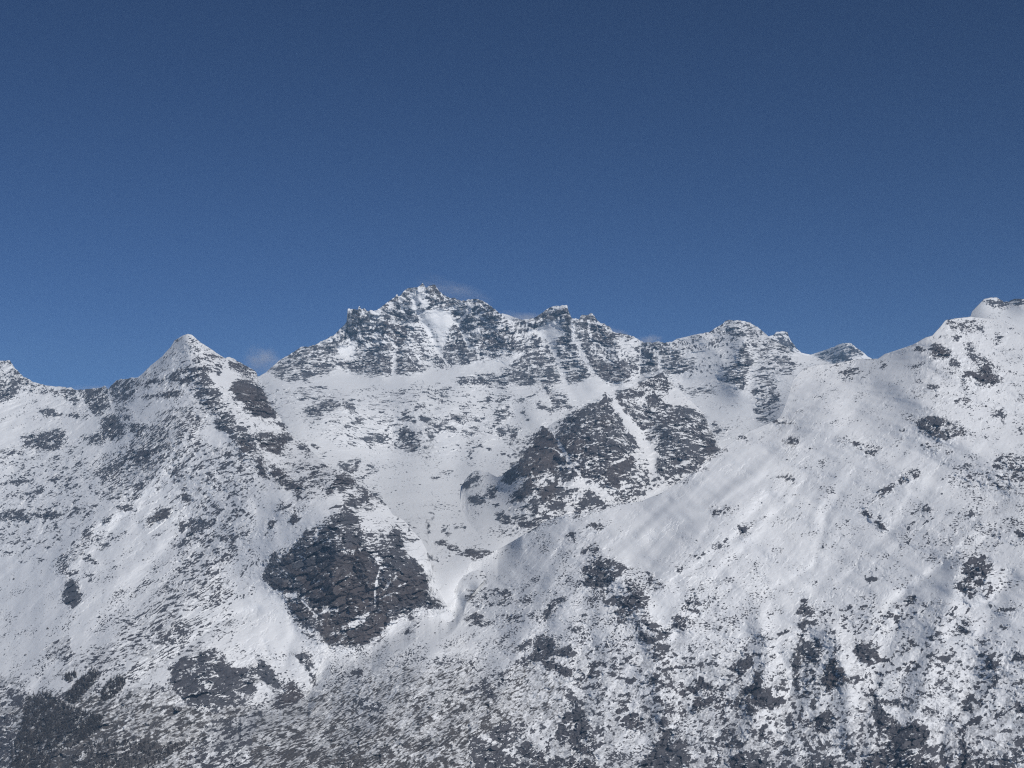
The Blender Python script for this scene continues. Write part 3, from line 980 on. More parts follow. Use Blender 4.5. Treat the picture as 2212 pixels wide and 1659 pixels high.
4 .55 4 2070,170 2212,135 2212,190 2120,215
"""
RELIEF = """
# relief lines: crop depth(px, + = gully, - = rib) width points
11 7 16 1350,540 1200,680 1080,770 1000,850 830,950
11 7 22 2212,120 1950,320 1750,480 1600,600 1400,720 1200,880
11 6 18 2212,330 2000,450 1750,620 1520,720 1380,830 1210,1060
11 -6 20 2212,220 1950,400 1700,560 1450,660 1300,780
11 -5 16 2100,20 1800,250 1500,470 1300,640 1100,830
11 6 16 1700,780 1580,950 1480,1080
11 8 20 2212,500 1990,730 1900,900 1600,1140 1420,1230
11 -7 20 2212,620 2080,830 1930,900 1700,1090 1500,1210
11 6 14 2000,960 1850,1100 1730,1240
11 5 14 520,720 360,1050 250,1250 170,1420
11 5 16 700,850 560,1100 380,1280 340,1420
11 5 14 640,640 560,720
12 7 18 480,640 500,730 430,960 390,1100 240,1200 0,1330
12 6 16 330,330 180,580 0,680
12 7 22 1260,480 1000,880 780,1060 640,1220 400,1300
12 7 20 1500,1090 1300,1250 1050,1400
12 6 22 1480,250 1250,650 1080,800
12 6 18 2212,560 2000,760 1850,900 1600,1000 1400,1170
12 -7 20 2212,480 1980,640 1750,800 1480,1020
12 -6 20 1100,860 900,1000 700,1100 500,1280
12 5 16 130,100 0,240
12 6 16 760,300 550,560 480,700
12 -5 16 640,250 460,520 380,700
12 8 18 2212,1130 2050,1260 1850,1430 1760,1480
12 6 14 1200,1300 1050,1450 950,1560
4 -9 26 830,840 1060,870 1280,1010 1500,1150 1900,1330 2212,1500
4 6 18 650,840 450,980 300,1150 200,1330 0,1460
4 6 20 900,900 700,1200 560,1350
4 5 18 1280,640 1500,850 1800,1050 2212,1350
4 -5 18 1750,480 1950,680 2100,850 2212,950
3 7 14 1900,860 1750,840 1480,850
9 -8 22 1640,0 1480,160 1330,350 1180,520
9 6 20 1100,640 900,900 700,1100
9 -7 24 1500,800 1100,1150 800,1330 500,1600
9 7 22 2200,600 1900,800 1600,1080 1300,1330 1000,1600
9 6 14 1620,350 1330,480 1100,540
9 -7 18 1170,580 870,690 700,830 480,1040
5 9 20 2212,300 1880,400 1500,700 1000,1000 600,1230 250,1600
5 5 6 810,810 1000,650 1150,560
5 5 6 1040,890 1250,780 1420,700
5 -10 24 900,1180 700,1260 560,1400 330,1580 250,1680
5 14 16 960,1310 760,1430 560,1530 400,1660
5 -8 26 480,1010 300,1200 180,1400 100,1660
5 6 22 130,1330 250,1100 350,900 480,720
6 6 20 300,80 320,500 240,760
6 6 10 60,560 110,700 190,800
6 7 20 1600,700 1400,1200 1200,1450
6 -7 22 1900,900 1650,1100 1300,1380 1000,1640
6 6 20 900,700 750,1000 600,1200
7 7 20 480,80 260,480 200,560
7 7 18 780,380 620,640 560,740
7 -7 18 800,320 700,500 640,600
7 8 20 1450,500 1300,640 1150,700 950,900
7 9 22 1500,1180 1350,1330 1280,1400
7 8 20 2212,480 2000,620 1850,800
8 9 22 60,640 200,850 180,1020
8 8 20 1720,420 1500,560 1300,700 1150,900
8 9 22 1560,1060 1480,1400 1600,1660
8 -8 24 1000,880 950,1000 880,1300 900,1660
8 8 20 2212,800 1900,900 1650,1120 1500,1350
2 5 12 1235,265 1265,370 1310,460
2 6 14 1340,230 1420,450 1500,560 1590,760
2 6 14 1430,470 1600,770 1670,860
2 7 16 1195,600 1185,900
2 6 14 1740,490 1840,710 1925,790
3 8 16 520,330 600,600 720,820 900,900
3 8 18 330,530 440,830 590,1080
3 6 12 1110,520 1100,800
3 9 22 880,1050 1080,1290 1230,1480 1200,1640
3 7 12 300,1250 500,1570 590,1660
3 -9 20 1150,850 1320,790 1480,970
3 -8 22 1590,420 1800,640 1850,780
3 -9 22 2030,480 1960,700 1830,860
10 6 12 1080,1050 1030,1300 1030,1450
10 -8 26 790,590 700,900 640,1300
10 -8 22 1190,760 1250,950 1400,1200
10 7 26 1000,800 980,1000 1060,1150
1 -8 26 1640,180 1640,380 1760,600 1880,860 2100,1200
1 -6 20 1620,200 1480,420 1300,640
# main spines and hollows
0 -26 40 406,724 430,770 462,850 505,905 560,975 640,1010 735,1022
0 -16 30 560,975 600,1040 610,1100
0 -18 36 735,1022 745,1080 720,1180 715,1280
0 -18 36 400,930 330,1010 260,1080 190,1150 130,1230
0 14 30 480,1060 380,1160 300,1260 200,1380
0 -14 34 560,1060 470,1200 380,1330 280,1450
0 14 26 240,860 250,930 220,1000
0 -20 34 1090,830 1150,880 1180,930
0 -22 34 920,615 900,700 890,790
0 -22 34 1060,660 1090,730 1110,800
0 -24 34 1225,660 1250,740 1290,830
0 -24 30 1591,692 1605,760 1590,830
0 18 26 990,680 985,760
0 18 24 1170,720 1190,790
0 18 24 1380,740 1385,810
0 -16 26 830,660 835,740 825,810
0 14 24 860,680 850,800
0 -18 26 1285,680 1330,760 1350,820
0 -16 30 1000,840 960,900 900,950
0 -14 26 740,870 700,900
0 14 40 680,950 780,980 900,1010 1000,1030
0 -18 30 1100,850 1070,910 1040,960 1010,1030
0 -18 34 1310,1200 1380,1300 1420,1420 1440,1560
0 16 34 1260,1300 1280,1420 1240,1560
0 -18 32 1640,1330 1660,1420 1630,1540 1600,1640
0 16 30 1740,1380 1720,1500 1680,1620
0 -18 30 1800,1360 1830,1480 1840,1600
0 16 34 1960,1300 1900,1430 1880,1560
0 -18 34 2080,1200 2030,1350 1990,1500 1960,1640
0 14 34 2180,1250 2110,1400 2080,1560
0 -20 50 1900,800 1990,880 2100,960 2212,1010
0 18 46 1830,880 1900,960 2010,1010 2150,1080
0 -22 60 1790,850 1700,960 1580,1110 1450,1230
0 -16 34 950,1400 850,1520 760,1640
0 14 34 1050,1420 950,1560 880,1650
0 -16 36 1150,1330 1090,1470 1010,1620
0 -16 30 1250,900 1230,970 1240,1040
0 -16 30 1400,850 1450,930 1500,1000
0 12 22 760,1110 770,1250 810,1330
"""

# ------------------------------------------------------------------ helpers
def tag(o, label=None, cat=None, kind=None, group=None):
    if label: o['label'] = label
    if cat: o['category'] = cat
    if kind: o['kind'] = kind
    if group: o['group'] = group
    return o

def lattice_hash(ix, iy, seed):
    h = (ix.astype(np.uint32) * np.uint32(374761393) + iy.astype(np.uint32) * np.uint32(668265263) + np.uint32(seed * 974711 + 13))
    h = (h ^ (h >> np.uint32(13))) * np.uint32(1274126177)
    return h ^ (h >> np.uint32(16))

def gnoise(x, y, seed=0):
    """2-D gradient noise, about -0.7 .. 0.7"""
    xi = np.floor(x).astype(np.int64); yi = np.floor(y).astype(np.int64)
    xf = (x - xi).astype(np.float32); yf = (y - yi).astype(np.float32)
    u = xf * xf * xf * (xf * (xf * 6 - 15) + 10); v = yf * yf * yf * (yf * (yf * 6 - 15) + 10)
    def corner(dx, dy):
        a = lattice_hash(xi + dx, yi + dy, seed).astype(np.float32) * np.float32(2 * math.pi / 4294967296.0)
        return np.cos(a) * (xf - dx) + np.sin(a) * (yf - dy)
    n0 = corner(0, 0) * (1 - u) + corner(1, 0) * u
    n1 = corner(0, 1) * (1 - u) + corner(1, 1) * u
    return n0 * (1 - v) + n1 * v

def fbm(x, y, seed=0, octaves=4, gain=0.5, ridged=False):
    s = np.zeros(x.shape, np.float32); a = 1.0
    for k in range(octaves):
        n = gnoise(x, y, seed + k * 17)
        s += a * ((0.35 - np.abs(n)) if ridged else n)
        a *= gain; x = x * 2.03 + 5.3; y = y * 2.03 - 3.1
    return s

def facets(x, y, seed):
    """broken rock planes: for each point the offset to its plane's centre, the plane's own tilt, and the distance to the next plane"""
    xi = np.floor(x).astype(np.int64); yi = np.floor(y).astype(np.int64)
    best = np.full(x.shape, 9., np.float32); second = best.copy()
    bx = np.zeros(x.shape, np.float32); by = bx.copy(); gx = bx.copy(); gy = bx.copy()
    for dx in (-1, 0, 1):
        for dy in (-1, 0, 1):
            h = lattice_hash(xi + dx, yi + dy, seed)
            jx = (h & np.uint32(1023)).astype(np.float32) / 1023; jy = ((h >> np.uint32(10)) & np.uint32(1023)).astype(np.float32) / 1023
            ox = (x - xi - dx - jx).astype(np.float32); oy = (y - yi - dy - jy).astype(np.float32)
            d = ox * ox + oy * oy
            m = d < best
            second = np.where(m, best, np.minimum(second, d))
            best = np.where(m, d, best); bx = np.where(m, ox, bx); by = np.where(m, oy, by)
            a = ((h >> np.uint32(20)) & np.uint32(63)).astype(np.float32) / 63 * 2 - 1
            b = ((h >> np.uint32(26)) & np.uint32(63)).astype(np.float32) / 63 * 2 - 1
            gx = np.where(m, a, gx); gy = np.where(m, b, gy)
    return bx, by, gx, gy, np.sqrt(second) - np.sqrt(best)

def to_rank(n):
    q = np.quantile(n.ravel()[::37], np.linspace(0, 1, 257))
    return np.interp(n, q, np.linspace(0, 1, 257)).astype(np.float32)

def sstep(a, b, x):
    t = np.clip((x - a) / (b - a), 0, 1)
    return t * t * (3 - 2 * t)

OFF = {1: (0, 677.7), 2: (553, 576), 3: (1106, 610), 4: (1659, 610), 5: (0, 1244.3), 6: (553, 1244.3), 7: (1106, 1244.3),
       8: (1659, 1244.3), 9: (0, 948.8), 10: (553, 948.8), 11: (1106, 948.8), 12: (1659, 948.8),
       13: (553, 813.2), 14: (921.7, 813.2), 15: (1106, 1287.6), 16: (1474.7, 1287.6), 17: (1843.3, 1287.6), 18: (184.3, 813.2), 19: (553, 1057.2)}
SCALE = {k: .25 if k < 13 else .29052 for k in range(20)}

def sheet_pts(sheet, txt):
    p = np.array([[float(c) for c in t.split(',')] for t in txt])
    if sheet == 0:
        return p
    q = p * SCALE[sheet] + np.array(OFF[sheet])
    if sheet > 12:
        q[(q[:, 0] > 2209), 0] += 160
        return q
    # what runs to the edge of the survey runs on beyond it
    edge = np.zeros_like(q)
    edge[(q[:, 0] <= 0.5), 0] = -160
    edge[(q[:, 0] >= 2211.0), 0] = 160
    edge[(q[:, 1] >= 1656.0), 1] = 120
    return q + edge

# ------------------------------------------------------------------ survey of rock, snow and scrub
U0, V0, RES = -160.0, 560.0, 1.25
NU, NV = int((2372 - U0) / RES), int((1780 - V0) / RES)
cov_map = np.zeros((NV, NU), np.float32)
sty_map = np.zeros((NV, NU), np.uint8)
tint_map = np.zeros((NV, NU), np.float32)

def poly_mask(pts):
    px = (pts[:, 0] - U0) / RES; py = (pts[:, 1] - V0) / RES
    x0, x1 = max(int(px.min()) - 1, 0), min(int(px.max()) + 2, NU)
    y0, y1 = max(int(py.min()) - 1, 0), min(int(py.max()) + 2, NV)
    if x1 <= x0 or y1 <= y0:
        return None
    gx, gy = np.meshgrid(np.arange(x0, x1) + .5, np.arange(y0, y1) + .5)
    ins = np.zeros(gx.shape, bool); n = len(px)
    for i in range(n):
        xa, ya, xb, yb = px[i], py[i], px[i - 1], py[i - 1]
        if ya == yb: continue
        c = ((ya > gy) != (yb > gy)) & (gx < (xb - xa) * (gy - ya) / (yb - ya) + xa)
        ins ^= c
    return (slice(y0, y1), slice(x0, x1)), ins

def line_dist(pts, reach):
    px = (pts[:, 0] - U0) / RES; py = (pts[:, 1] - V0) / RES; r = reach / RES
    x0, x1 = max(int(px.min() - r), 0), min(int(px.max() + r) + 2, NU)
    y0, y1 = max(int(py.min() - r), 0), min(int(py.max() + r) + 2, NV)
    if x1 <= x0 or y1 <= y0:
        return None
    gx, gy = np.meshgrid(np.arange(x0, x1) + .5, np.arange(y0, y1) + .5)
    d = np.full(gx.shape, 1e9)
    for i in range(len(px) - 1):
        ax, ay, bx, by = px[i], py[i], px[i + 1], py[i + 1]
        L = (bx - ax) ** 2 + (by - ay) ** 2 + 1e-9
        t = np.clip(((gx - ax) * (bx - ax) + (gy - ay) * (by - ay)) / L, 0, 1)
        d = np.minimum(d, np.hypot(gx - ax - t * (bx - ax), gy - ay - t * (by - ay)))
    return (slice(y0, y1), slice(x0, x1)), d * RES

def blur(a, r):
    r = max(int(round(r / RES)), 0)
    if r == 0: return a
    for _ in range(2):
        for ax in (0, 1):
            p = np.pad(a, [(r + 1, r) if k == ax else (0, 0) for k in (0, 1)], mode='edge')
            c = np.cumsum(p, axis=ax, dtype=np.float64)
            n = a.shape[ax]
            hi = np.take(c, np.arange(2 * r + 1, 2 * r + 1 + n), axis=ax); lo = np.take(c, np.arange(0, n), axis=ax)
            a = ((hi - lo) / (2 * r + 1)).astype(np.float32)
    return a

base_cov, base_sty = cov_map.copy(), sty_map.copy()
det = np.zeros((NV, NU), np.float32)                     # where a detail covers the broad zones
chute = np.ones((NV, NU), np.float32)                    # narrow snow-filled couloirs
def area(p):
    return .5 * abs(np.dot(p[:, 0], np.roll(p[:, 1], 1)) - np.dot(p[:, 1], np.roll(p[:, 0], 1)))
for ln in SURVEY.strip().splitlines():
    t = ln.split()
    if not t or t[0] == '#': continue
    if t[0][0] == 'X':
        r = poly_mask(sheet_pts(int(t[0][1:]), t[1:])); det[r[0]][r[1]] = 0; chute[r[0]][r[1]] = 1; tint_map[r[0]][r[1]] = 0
    elif t[0][0] == 'L':
        pts = sheet_pts(int(t[0][1:]), t[3:]); c = float(t[1]); w = max(float(t[2]) * .25 / 2, 1.1)
        r = line_dist(pts, w + 6)
        if r:
            k = np.clip((r[1] - w * .55) / (w * .9), 0, 1)
            if c < .25:
                chute[r[0]] = np.minimum(chute[r[0]], c + (1 - c) * k)
            else:
                m = k < .5
                cov_map[r[0]][m] = c; det[r[0]][m] = 1; sty_map[r[0]][m] = 4; chute[r[0]][m] = 1
    else:
        pts = sheet_pts(int(t[0]), t[3:]); c = float(t[1])
        r = poly_mask(pts)
        if not r: continue
        if area(pts) > 4500 and c < .6 and t[0] in ('0', '1', '4', '5', '6', '7', '8', '9', '10', '11', '12') or c in (.05, .62) and t[0] == '0':
            base_cov[r[0]][r[1]] = c; base_sty[r[0]][r[1]] = int(t[2][0])
            det[r[0]][r[1]] *= .0 if c < .02 else 1
        else:
            cov_map[r[0]][r[1]] = c; sty_map[r[0]][r[1]] = int(t[2][0]); det[r[0]][r[1]] = 1
            tint_map[r[0]][r[1]] = 1.0 if t[2].endswith('t') else 0.0
            chute[r[0]][r[1]] = 1
base_soft = blur(base_cov, 11.0)
det_soft = blur(det, 1.3)
rel_map = np.zeros((NV, NU), np.float32)
for ln in RELIEF.strip().splitlines():
    t = ln.split()
    if not t or t[0] == '#': continue
    w = float(t[2]) * (.75 if t[0] == '0' else .58)
    r = line_dist(sheet_pts(int(t[0]), t[3:]), w * 2.6)
    if r:
        rel_map[r[0]] += -float(t[1]) * (.85 if t[0] in ('11', '12', '4') else 1) * np.exp(-(r[1] / w) ** 2)
rel_map = blur(rel_map, 2.5)
cov_soft = blur(cov_map, 1.3)
cov_all = np.where(det > .5, cov_map, base_cov)
cov_wide = blur(cov_all * chute, 11.0)
tint_soft = blur(tint_map, 4.0)

def sample(m, u, v, nearest=False):
    x = np.clip((u - U0) / RES - .5, 0, NU - 1.001); y = np.clip((v - V0) / RES - .5, 0, NV - 1.001)
    if nearest:
        return m[np.round(y).astype(int), np.round(x).astype(int)]
    xi = x.astype(int); yi = y.astype(int); xf = (x - xi).astype(np.float32); yf = (y - yi).astype(np.float32)
    return (m[yi, xi] * (1 - xf) + m[yi, xi + 1] * xf) * (1 - yf) + (m[yi + 1, xi] * (1 - xf) + m[yi + 1, xi + 1] * xf) * yf

# ------------------------------------------------------------------ materials
def mat(name):
    m = bpy.data.materials.new(name); m.use_nodes = True
    nt = m.node_tree; nt.nodes.clear()
    o = nt.nodes.new('ShaderNodeOutputMaterial'); b = nt.nodes.new('ShaderNodeBsdfPrincipled')
    b.inputs['Roughness'].default_value = .85
    b.inputs['Specular IOR Level'].default_value = .15
    nt.links.new(b.outputs[0], o.inputs['Surface'])
    return m, nt, b

def mixc(nt, fac, a, b):
    n = nt.nodes.new('ShaderNodeMix'); n.data_type = 'RGBA'
    for sock, val in ((n.inputs['Factor'], fac), (n.inputs['A'], a), (n.inputs['B'], b)):
        pass
    def put(s, v):
        if isinstance(v, bpy.types.NodeSocket): nt.links.new(v, s)
        else: s.default_value = v if not isinstance(v, tuple) else (*v, 1)
    put(n.inputs[0], fac); put(n.inputs[6], a); put(n.inputs[7], b)
    return n.outputs[2]

def mrange(nt, v, a, b, c=0., d=1.):
    n = nt.nodes.new('ShaderNodeMapRange'); nt.links.new(v, n.inputs[0])
    for i, x in enumerate((a, b, c, d)): n.inputs[i + 1].default_value = x
    return n.outputs[0]

def tex_noise(nt, scale, detail=3, rough=.6, stretch=None):
    g = nt.nodes.new('ShaderNodeNewGeometry'); vec = g.outputs['Position']
    if stretch:
        mp = nt.nodes.new('ShaderNodeMapping'); mp.inputs['Scale'].default_value = stretch
        nt.links.new(vec, mp.inputs[0]); vec = mp.outputs[0]
    n = nt.nodes.new('ShaderNodeTexNoise'); n.inputs['Scale'].default_value = scale
    n.inputs['Detail'].default_value = detail; n.inputs['Roughness'].default_value = rough
    nt.links.new(vec, n.inputs['Vector'])
    return n.outputs['Fac']

def attr(nt, name):
    n = nt.nodes.new('ShaderNodeAttribute'); n.attribute_name = name
    return n.outputs['Fac']

def mountain_material(name, fine):
    """rock, scrub and snow, mixed where the surveyed cover says; fine = metres of the smallest grain"""
    m, nt, b = mat(name)
    grain = tex_noise(nt, 1 / (fine * 2.2), 3, .65)
    grain2 = tex_noise(nt, 1 / (fine * 9), 3, .6, (1, 1, 1.6))
    broad = tex_noise(nt, 1 / (fine * 60), 3, .55)
    rock = mixc(nt, mrange(nt, grain2, .3, .7), ROCK_DARK, ROCK_LIGHT)
    rock = mixc(nt, mrange(nt, broad, .38, .66), rock, ROCK_GREY)
    brown = mixc(nt, mrange(nt, grain2, .3, .72), BROWN_DARK, BROWN_LIGHT)
    tint = nt.nodes.new('ShaderNodeMath'); tint.operation = 'MULTIPLY'
    nt.links.new(attr(nt, 'brown'), tint.inputs[0]); nt.links.new(mrange(nt, broad, .3, .6, .35, 1.), tint.inputs[1])
    rock = mixc(nt, tint.outputs[0], rock, brown)
    scrub = mixc(nt, mrange(nt, grain, .3, .7), SCRUB_DARK, SCRUB_LIGHT)
    rock = mixc(nt, attr(nt, 'scrub'), rock, scrub)
    snow = mixc(nt, mrange(nt, broad, .3, .7), SNOW_A, SNOW_B)
    # thin snow lets stones and grass through
    edge = nt.nodes.new('ShaderNodeMath'); edge.operation = 'ADD'
    nt.links.new(attr(nt, 'rock'), edge.inputs[0]); nt.links.new(mrange(nt, grain, .25, .75, -.22, .22), edge.inputs[1])
    fac = mrange(nt, edge.outputs[0], .3, .7)
    col = mixc(nt, fac, snow, rock)
    nt.links.new(col, b.inputs['Base Color'])
    return m

ROCK_DARK, ROCK_LIGHT, ROCK_GREY = (.052, .051, .060), (.112, .107, .116), (.095, .096, .108)
BROWN_DARK, BROWN_LIGHT = (.066, .057, .059), (.118, .102, .100)
SCRUB_DARK, SCRUB_LIGHT = (.060, .057, .060), (.115, .107, .104)
SNOW_A, SNOW_B = (.80, .815, .835), (.75, .765, .79)

# ------------------------------------------------------------------ terrain masses
def tps(ctrl):
    c = np.array(ctrl, float); p = c[:, :2] / 300.0; z = np.log(c[:, 2])
    n = len(p)
    def phi(r2): return .5 * r2 * np.log(r2 + 1e-12)
    A = np.zeros((n + 3, n + 3))
    A[:n, :n] = phi(((p[:, None] - p[None]) ** 2).sum(-1)) + np.eye(n) * 2e-3
    A[:n, n] = 1; A[:n, n + 1:] = p; A[n, :n] = 1; A[n + 1:, :n] = p.T
    w = np.linalg.solve(A, np.r_[z, 0, 0, 0])
    def f(u, v):
        s = np.full(u.shape, w[n]) + w[n + 1] * u / 300 + w[n + 2] * v / 300
        for i in range(n):
            s += w[i] * phi((u / 300 - p[i, 0]) ** 2 + (v / 300 - p[i, 1]) ** 2)
        return np.exp(s)
    return f

def ray_point(u, v, d):
    X = (u - W / 2) * K * d
    z = (H / 2 - v) * K * d
    cp, sp = math.cos(PITCH), math.sin(PITCH)
    return np.stack([CAM[0] + X, CAM[1] + d * cp - z * sp, CAM[2] + d * sp + z * cp], -1)

LAYERS = {}
def depth_at(name, u, v):
    """distance of a mass already built, at u, v"""
    L = LAYERS[name]
    j = np.clip(np.round((u - L['uc'][0]) / (L['uc'][1] - L['uc'][0])), 0, len(L['uc']) - 1).astype(int)
    i = np.clip(np.round((v - L['vt'][j]) / (L['vb'][j] - L['vt'][j]) * (L['nr'] - 1)), 0, L['nr'] - 1).astype(int)
    return L['d'][i, j]

def layer_depth(L, u, v):
    """distance of the ground along the sight line, coarse lattice then interpolated"""
    uu = np.linspace(L['u0'] - 5, L['u1'] + 5, 320); vv = np.linspace(L['vmin'] - 10, L['vmax'] + 10, 220)
    if 'lat' not in L:
        gu, gv = np.meshgrid(uu, vv)
        L['lat'] = L['f'](gu, gv).astype(np.float32)
    x = np.clip((u - uu[0]) / (uu[1] - uu[0]), 0, 318.999); y = np.clip((v - vv[0]) / (vv[1] - vv[0]), 0, 218.999)
    xi = x.astype(int); yi = y.astype(int); xf = x - xi; yf = y - yi
    m = L['lat']
    d0 = (m[yi, xi] * (1 - xf) + m[yi, xi + 1] * xf) * (1 - yf) + (m[yi + 1, xi] * (1 - xf) + m[yi + 1, xi + 1] * xf) * yf
    th = (HORIZON - v) * K
    return d0 * 1000 * L['t'] / (L['t'] - th)

def bw1_(a, b, seed): return gnoise(a / 28, b / 28, seed + 33)

STYLES = {   # angle (deg, + = right side up), length px, width px, gain
    0: (5, 20, 4.4, .6), 1: (-24, 15, 5.0, .62), 2: (30, 15, 5.0, .62), 3: (None, 24, 4.5, .6), 4: (8, 12, 8.0, .66), 5: (None, 7, 3.6, .55), 6: (80, 22, 6.0, .62), 7: (None, 13, 5, .66), 8: (20, 15, 3.1, .55)}

def build_mass(name, label, crest, bottom, ctrl, t, step=1.3, rows_step=1.3, rag=1.2, seed=0, parts=(), slope=(70, 2.0, 1.0), ledge=10, paler=1.0, dash=0, dusted=0., apron=False, weld=None, back=(30, 90, 250, 600, 1200), backslope=.75, fine=6.0, cat='mountain'):
    crest = np.array(crest, float); bottom = np.array(bottom, float)
    u0, u1 = crest[0, 0], crest[-1, 0]
    nc = int((u1 - u0) / step) + 1
    uc = np.linspace(u0, u1, nc)
    vt = np.interp(uc, crest[:, 0], crest[:, 1])
    cv = sample(cov_wide, uc, vt + 6)
    vt = vt + (fbm(uc / 14, uc * 0 + seed, 900 + seed, 4, .65) * 2.6 * rag * np.clip(cv * 1.8, .12, 1)).astype(float)
    vb = np.maximum(np.interp(uc, bottom[:, 0], bottom[:, 1]), vt + 6)
    nr = int((vb - vt).max() / rows_step) + 2
    s = np.linspace(0, 1, nr)[:, None]
    kk = np.ones(25) / 25
    vts = np.convolve(np.convolve(np.pad(vt, 24, mode='edge'), kk, 'valid'), kk, 'valid')
    v = vts[None] * (1 - s) + vb[None] * s + (vt - vts)[None] * np.exp(-s * (vb - vts)[None] / 26)   # steps of the crest die out downhill
    u = np.repeat(uc[None], nr, 0)
    L = dict(u0=u0, u1=u1, vmin=vt.min(), vmax=vb.max(), f=tps(ctrl), t=t)
    LAYERS[name] = L
    d = layer_depth(L, u, v)
    mpp = float(np.median(d)) * K
    P = ray_point(u, v, d)
    # ground coordinates in units of the mass's own grain
    a = ((P[..., 0]) / mpp).astype(np.float32)
    b = ((P[..., 2] * 1.05 + P[..., 1] * .25) / mpp).astype(np.float32)
    w1 = fbm(a / 15, b / 15, seed + 1, 3, .6); w2 = fbm(a / 15, b / 12, seed + 5, 3, .6)
    la = math.radians(ledge); lx = a * math.cos(la) + b * math.sin(la); ly = b * math.cos(la) - a * math.sin(la)
    f1 = facets(lx / 30 + .22 * w1, ly / 15 + .22 * w2, seed + 201)
    f2 = facets(lx / 12 + .2 * w2, ly / 6.2 + .2 * w1, seed + 202)
    wu = u + 1.3 * w1 + 4.6 * f1[2] + 3.4 * f2[2]; wv = v + 1.2 * w2 + 3.2 * f1[3] + 2.4 * f2[3]     # edges break along the joints
    joint = (.5 * np.exp(-(f1[4] * 8) ** 2) * np.clip(.5 + 2.2 * bw1_(a, b, seed), 0, 1) + .3 * np.exp(-(f2[4] * 7) ** 2) * np.clip(.4 + 2.2 * w2, 0, 1)).astype(np.float32)
    bw1 = fbm(a / 60, b / 60, seed + 2, 3, .65); bw2 = fbm(a / 60, b / 50, seed + 3, 3, .65)
    bu = u + 30 * bw1; bv = v + 24 * bw2
    dm = sample(det_soft, wu, wv)
    C = sample(base_soft, bu, bv) * (1 - dm) + sample(cov_soft, wu, wv) * dm
    S = np.where(dm > .5, sample(sty_map, wu, wv, True), sample(base_sty, bu, bv, True)); T = sample(tint_soft, wu, wv)
    cw = sample(cov_wide, u, v)
    C = C + .35 * C * (1 - C) * dm
    C = C + np.clip((v - 1380) / 280, 0, 1) * .09 * (C > .03) * (1 - C)
    C = np.maximum(C, np.clip(.55 * cw - .04, 0, .3) * (1 - dm))          # rubble scattered round the outcrops
    fa, flute, slopes = math.radians(slope[0]), slope[1], slope[2]
    along = a * math.cos(fa) + b * math.sin(fa) + 6 * w1; across = b * math.cos(fa) - a * math.sin(fa) + 4 * bw1 * 5
    along2 = a * math.cos(fa) + b * math.sin(fa); across2 = b * math.cos(fa) - a * math.sin(fa) + 10 * gnoise(a / 170, b / 170, seed + 6)
    shelf = -.30 * f1[3] - .34 * f2[3] + joint                     # planes that lean back hold snow
    ch = np.clip(sample(chute, u + 3.2 * w1, v + 2.5 * w2) + .5 * gnoise(a / 9, b / 13, seed + 41) - .05, 0, 1)
    C = C * np.where(sample(chute, u, v) > .97, 1, ch) * paler
    rn = fbm(across2 / 30 + .35 * w1, along2 / 170, seed + 45, 3, .5)
    runnel = np.exp(-(rn / .045) ** 2) * slopes * np.clip(.4 + 2.5 * gnoise(a / 80, b / 80, seed + 46), 0, 1)
    C = C * (1 - .75 * runnel) + .22 * slopes * np.exp(-((rn - .16) / .07) ** 2) * (C > .1) * (C < .9)
    runs = fbm(across / 15, along / 75, seed + 23, 3, .6)
    fold = sstep(-.06, .10, gnoise(a / 75, b / 60, seed + 26) + .5 * gnoise(a / 28, b / 24, seed + 27)).astype(np.float32)
    N = np.zeros(C.shape, np.float32)
    for k, (ang, ln, wd, gain) in STYLES.items():
        ang = {3: slope[0] - 6, 5: dash, 7: slope[0] - 18, 0: min(ledge * .5, 14), 4: 8 if ledge < 30 else 30, 8: min(ledge, 26)}.get(k, ang)
        ca, sa = math.cos(math.radians(ang)), math.sin(math.radians(ang))
        warp = 3.0 * gnoise(a / 30, b / 30, seed + 40)
        x = (a * ca + b * sa) / ln; y = (-a * sa + b * ca + warp * 2) / wd
        n = fbm(x, y, seed * 3 + 50 + k * 7, 4, gain)
        if k in (0, 1, 2, 3, 5, 8):                        # beds are folded: the dip changes from place to place
            c2, s2 = math.cos(math.radians(ang - 34)), math.sin(math.radians(ang - 34))
            n2 = fbm((a * c2 + b * s2) / (ln * .7), (-a * s2 + b * c2 + warp) / (wd * 1.25), seed * 3 + 55 + k * 7, 4, gain)
            n = n + (n2 - n) * fold
        fleck = gnoise(a / 4.3, b / 2.9, seed + 81 + k)
        if k in (0, 1, 2, 4, 6):
            n = n + .75 * fbm(a / 38, b / 28, seed + 70 + k, 3, .6) - .3 * np.abs(gnoise(x * 1.7, y * 1.1, seed + 90 + k)) + .30 * fleck + shelf * (.6 if k in (0, 6) else .85) + .42 * slopes * runs
        if k == 3:
            n = n + .35 * fbm(a / 38, b / 28, seed + 70 + k, 3, .6) + .3 * fleck + .3 * shelf + .3 * runs
        if k == 7:
            n = n + .65 * fbm(a / 40, b / 30, seed + 98, 4, .6) + .35 * runs + .3 * shelf
        if k == 5:
            n = n + .6 * fbm(a / 60, b / 45, seed + 97, 2) + .3 * fleck + .55 * slopes * runs
        if k == 8:
            n = n + .45 * fbm(a / 32, b / 26, seed + 96, 3, .6) + .35 * shelf
        n = to_rank(n)
        m = (S == k) & (C <= .8) if k < 8 else (C > .8)
        if k == 6: m = S == 6
        N[m] = n[m]
    # wind-packed here, a thin dusting there
    dust = np.clip(.14 + .55 * fbm(a / 45, b / 32, seed + 21, 3, .6), .08, .5)
    dust = np.where(S == 7, 1.05, dust)
    rock = np.clip(.5 + (C - N) / dust, 0, 1).astype(np.float32)
    low = np.clip((v - 1330) / 200, 0, 1)
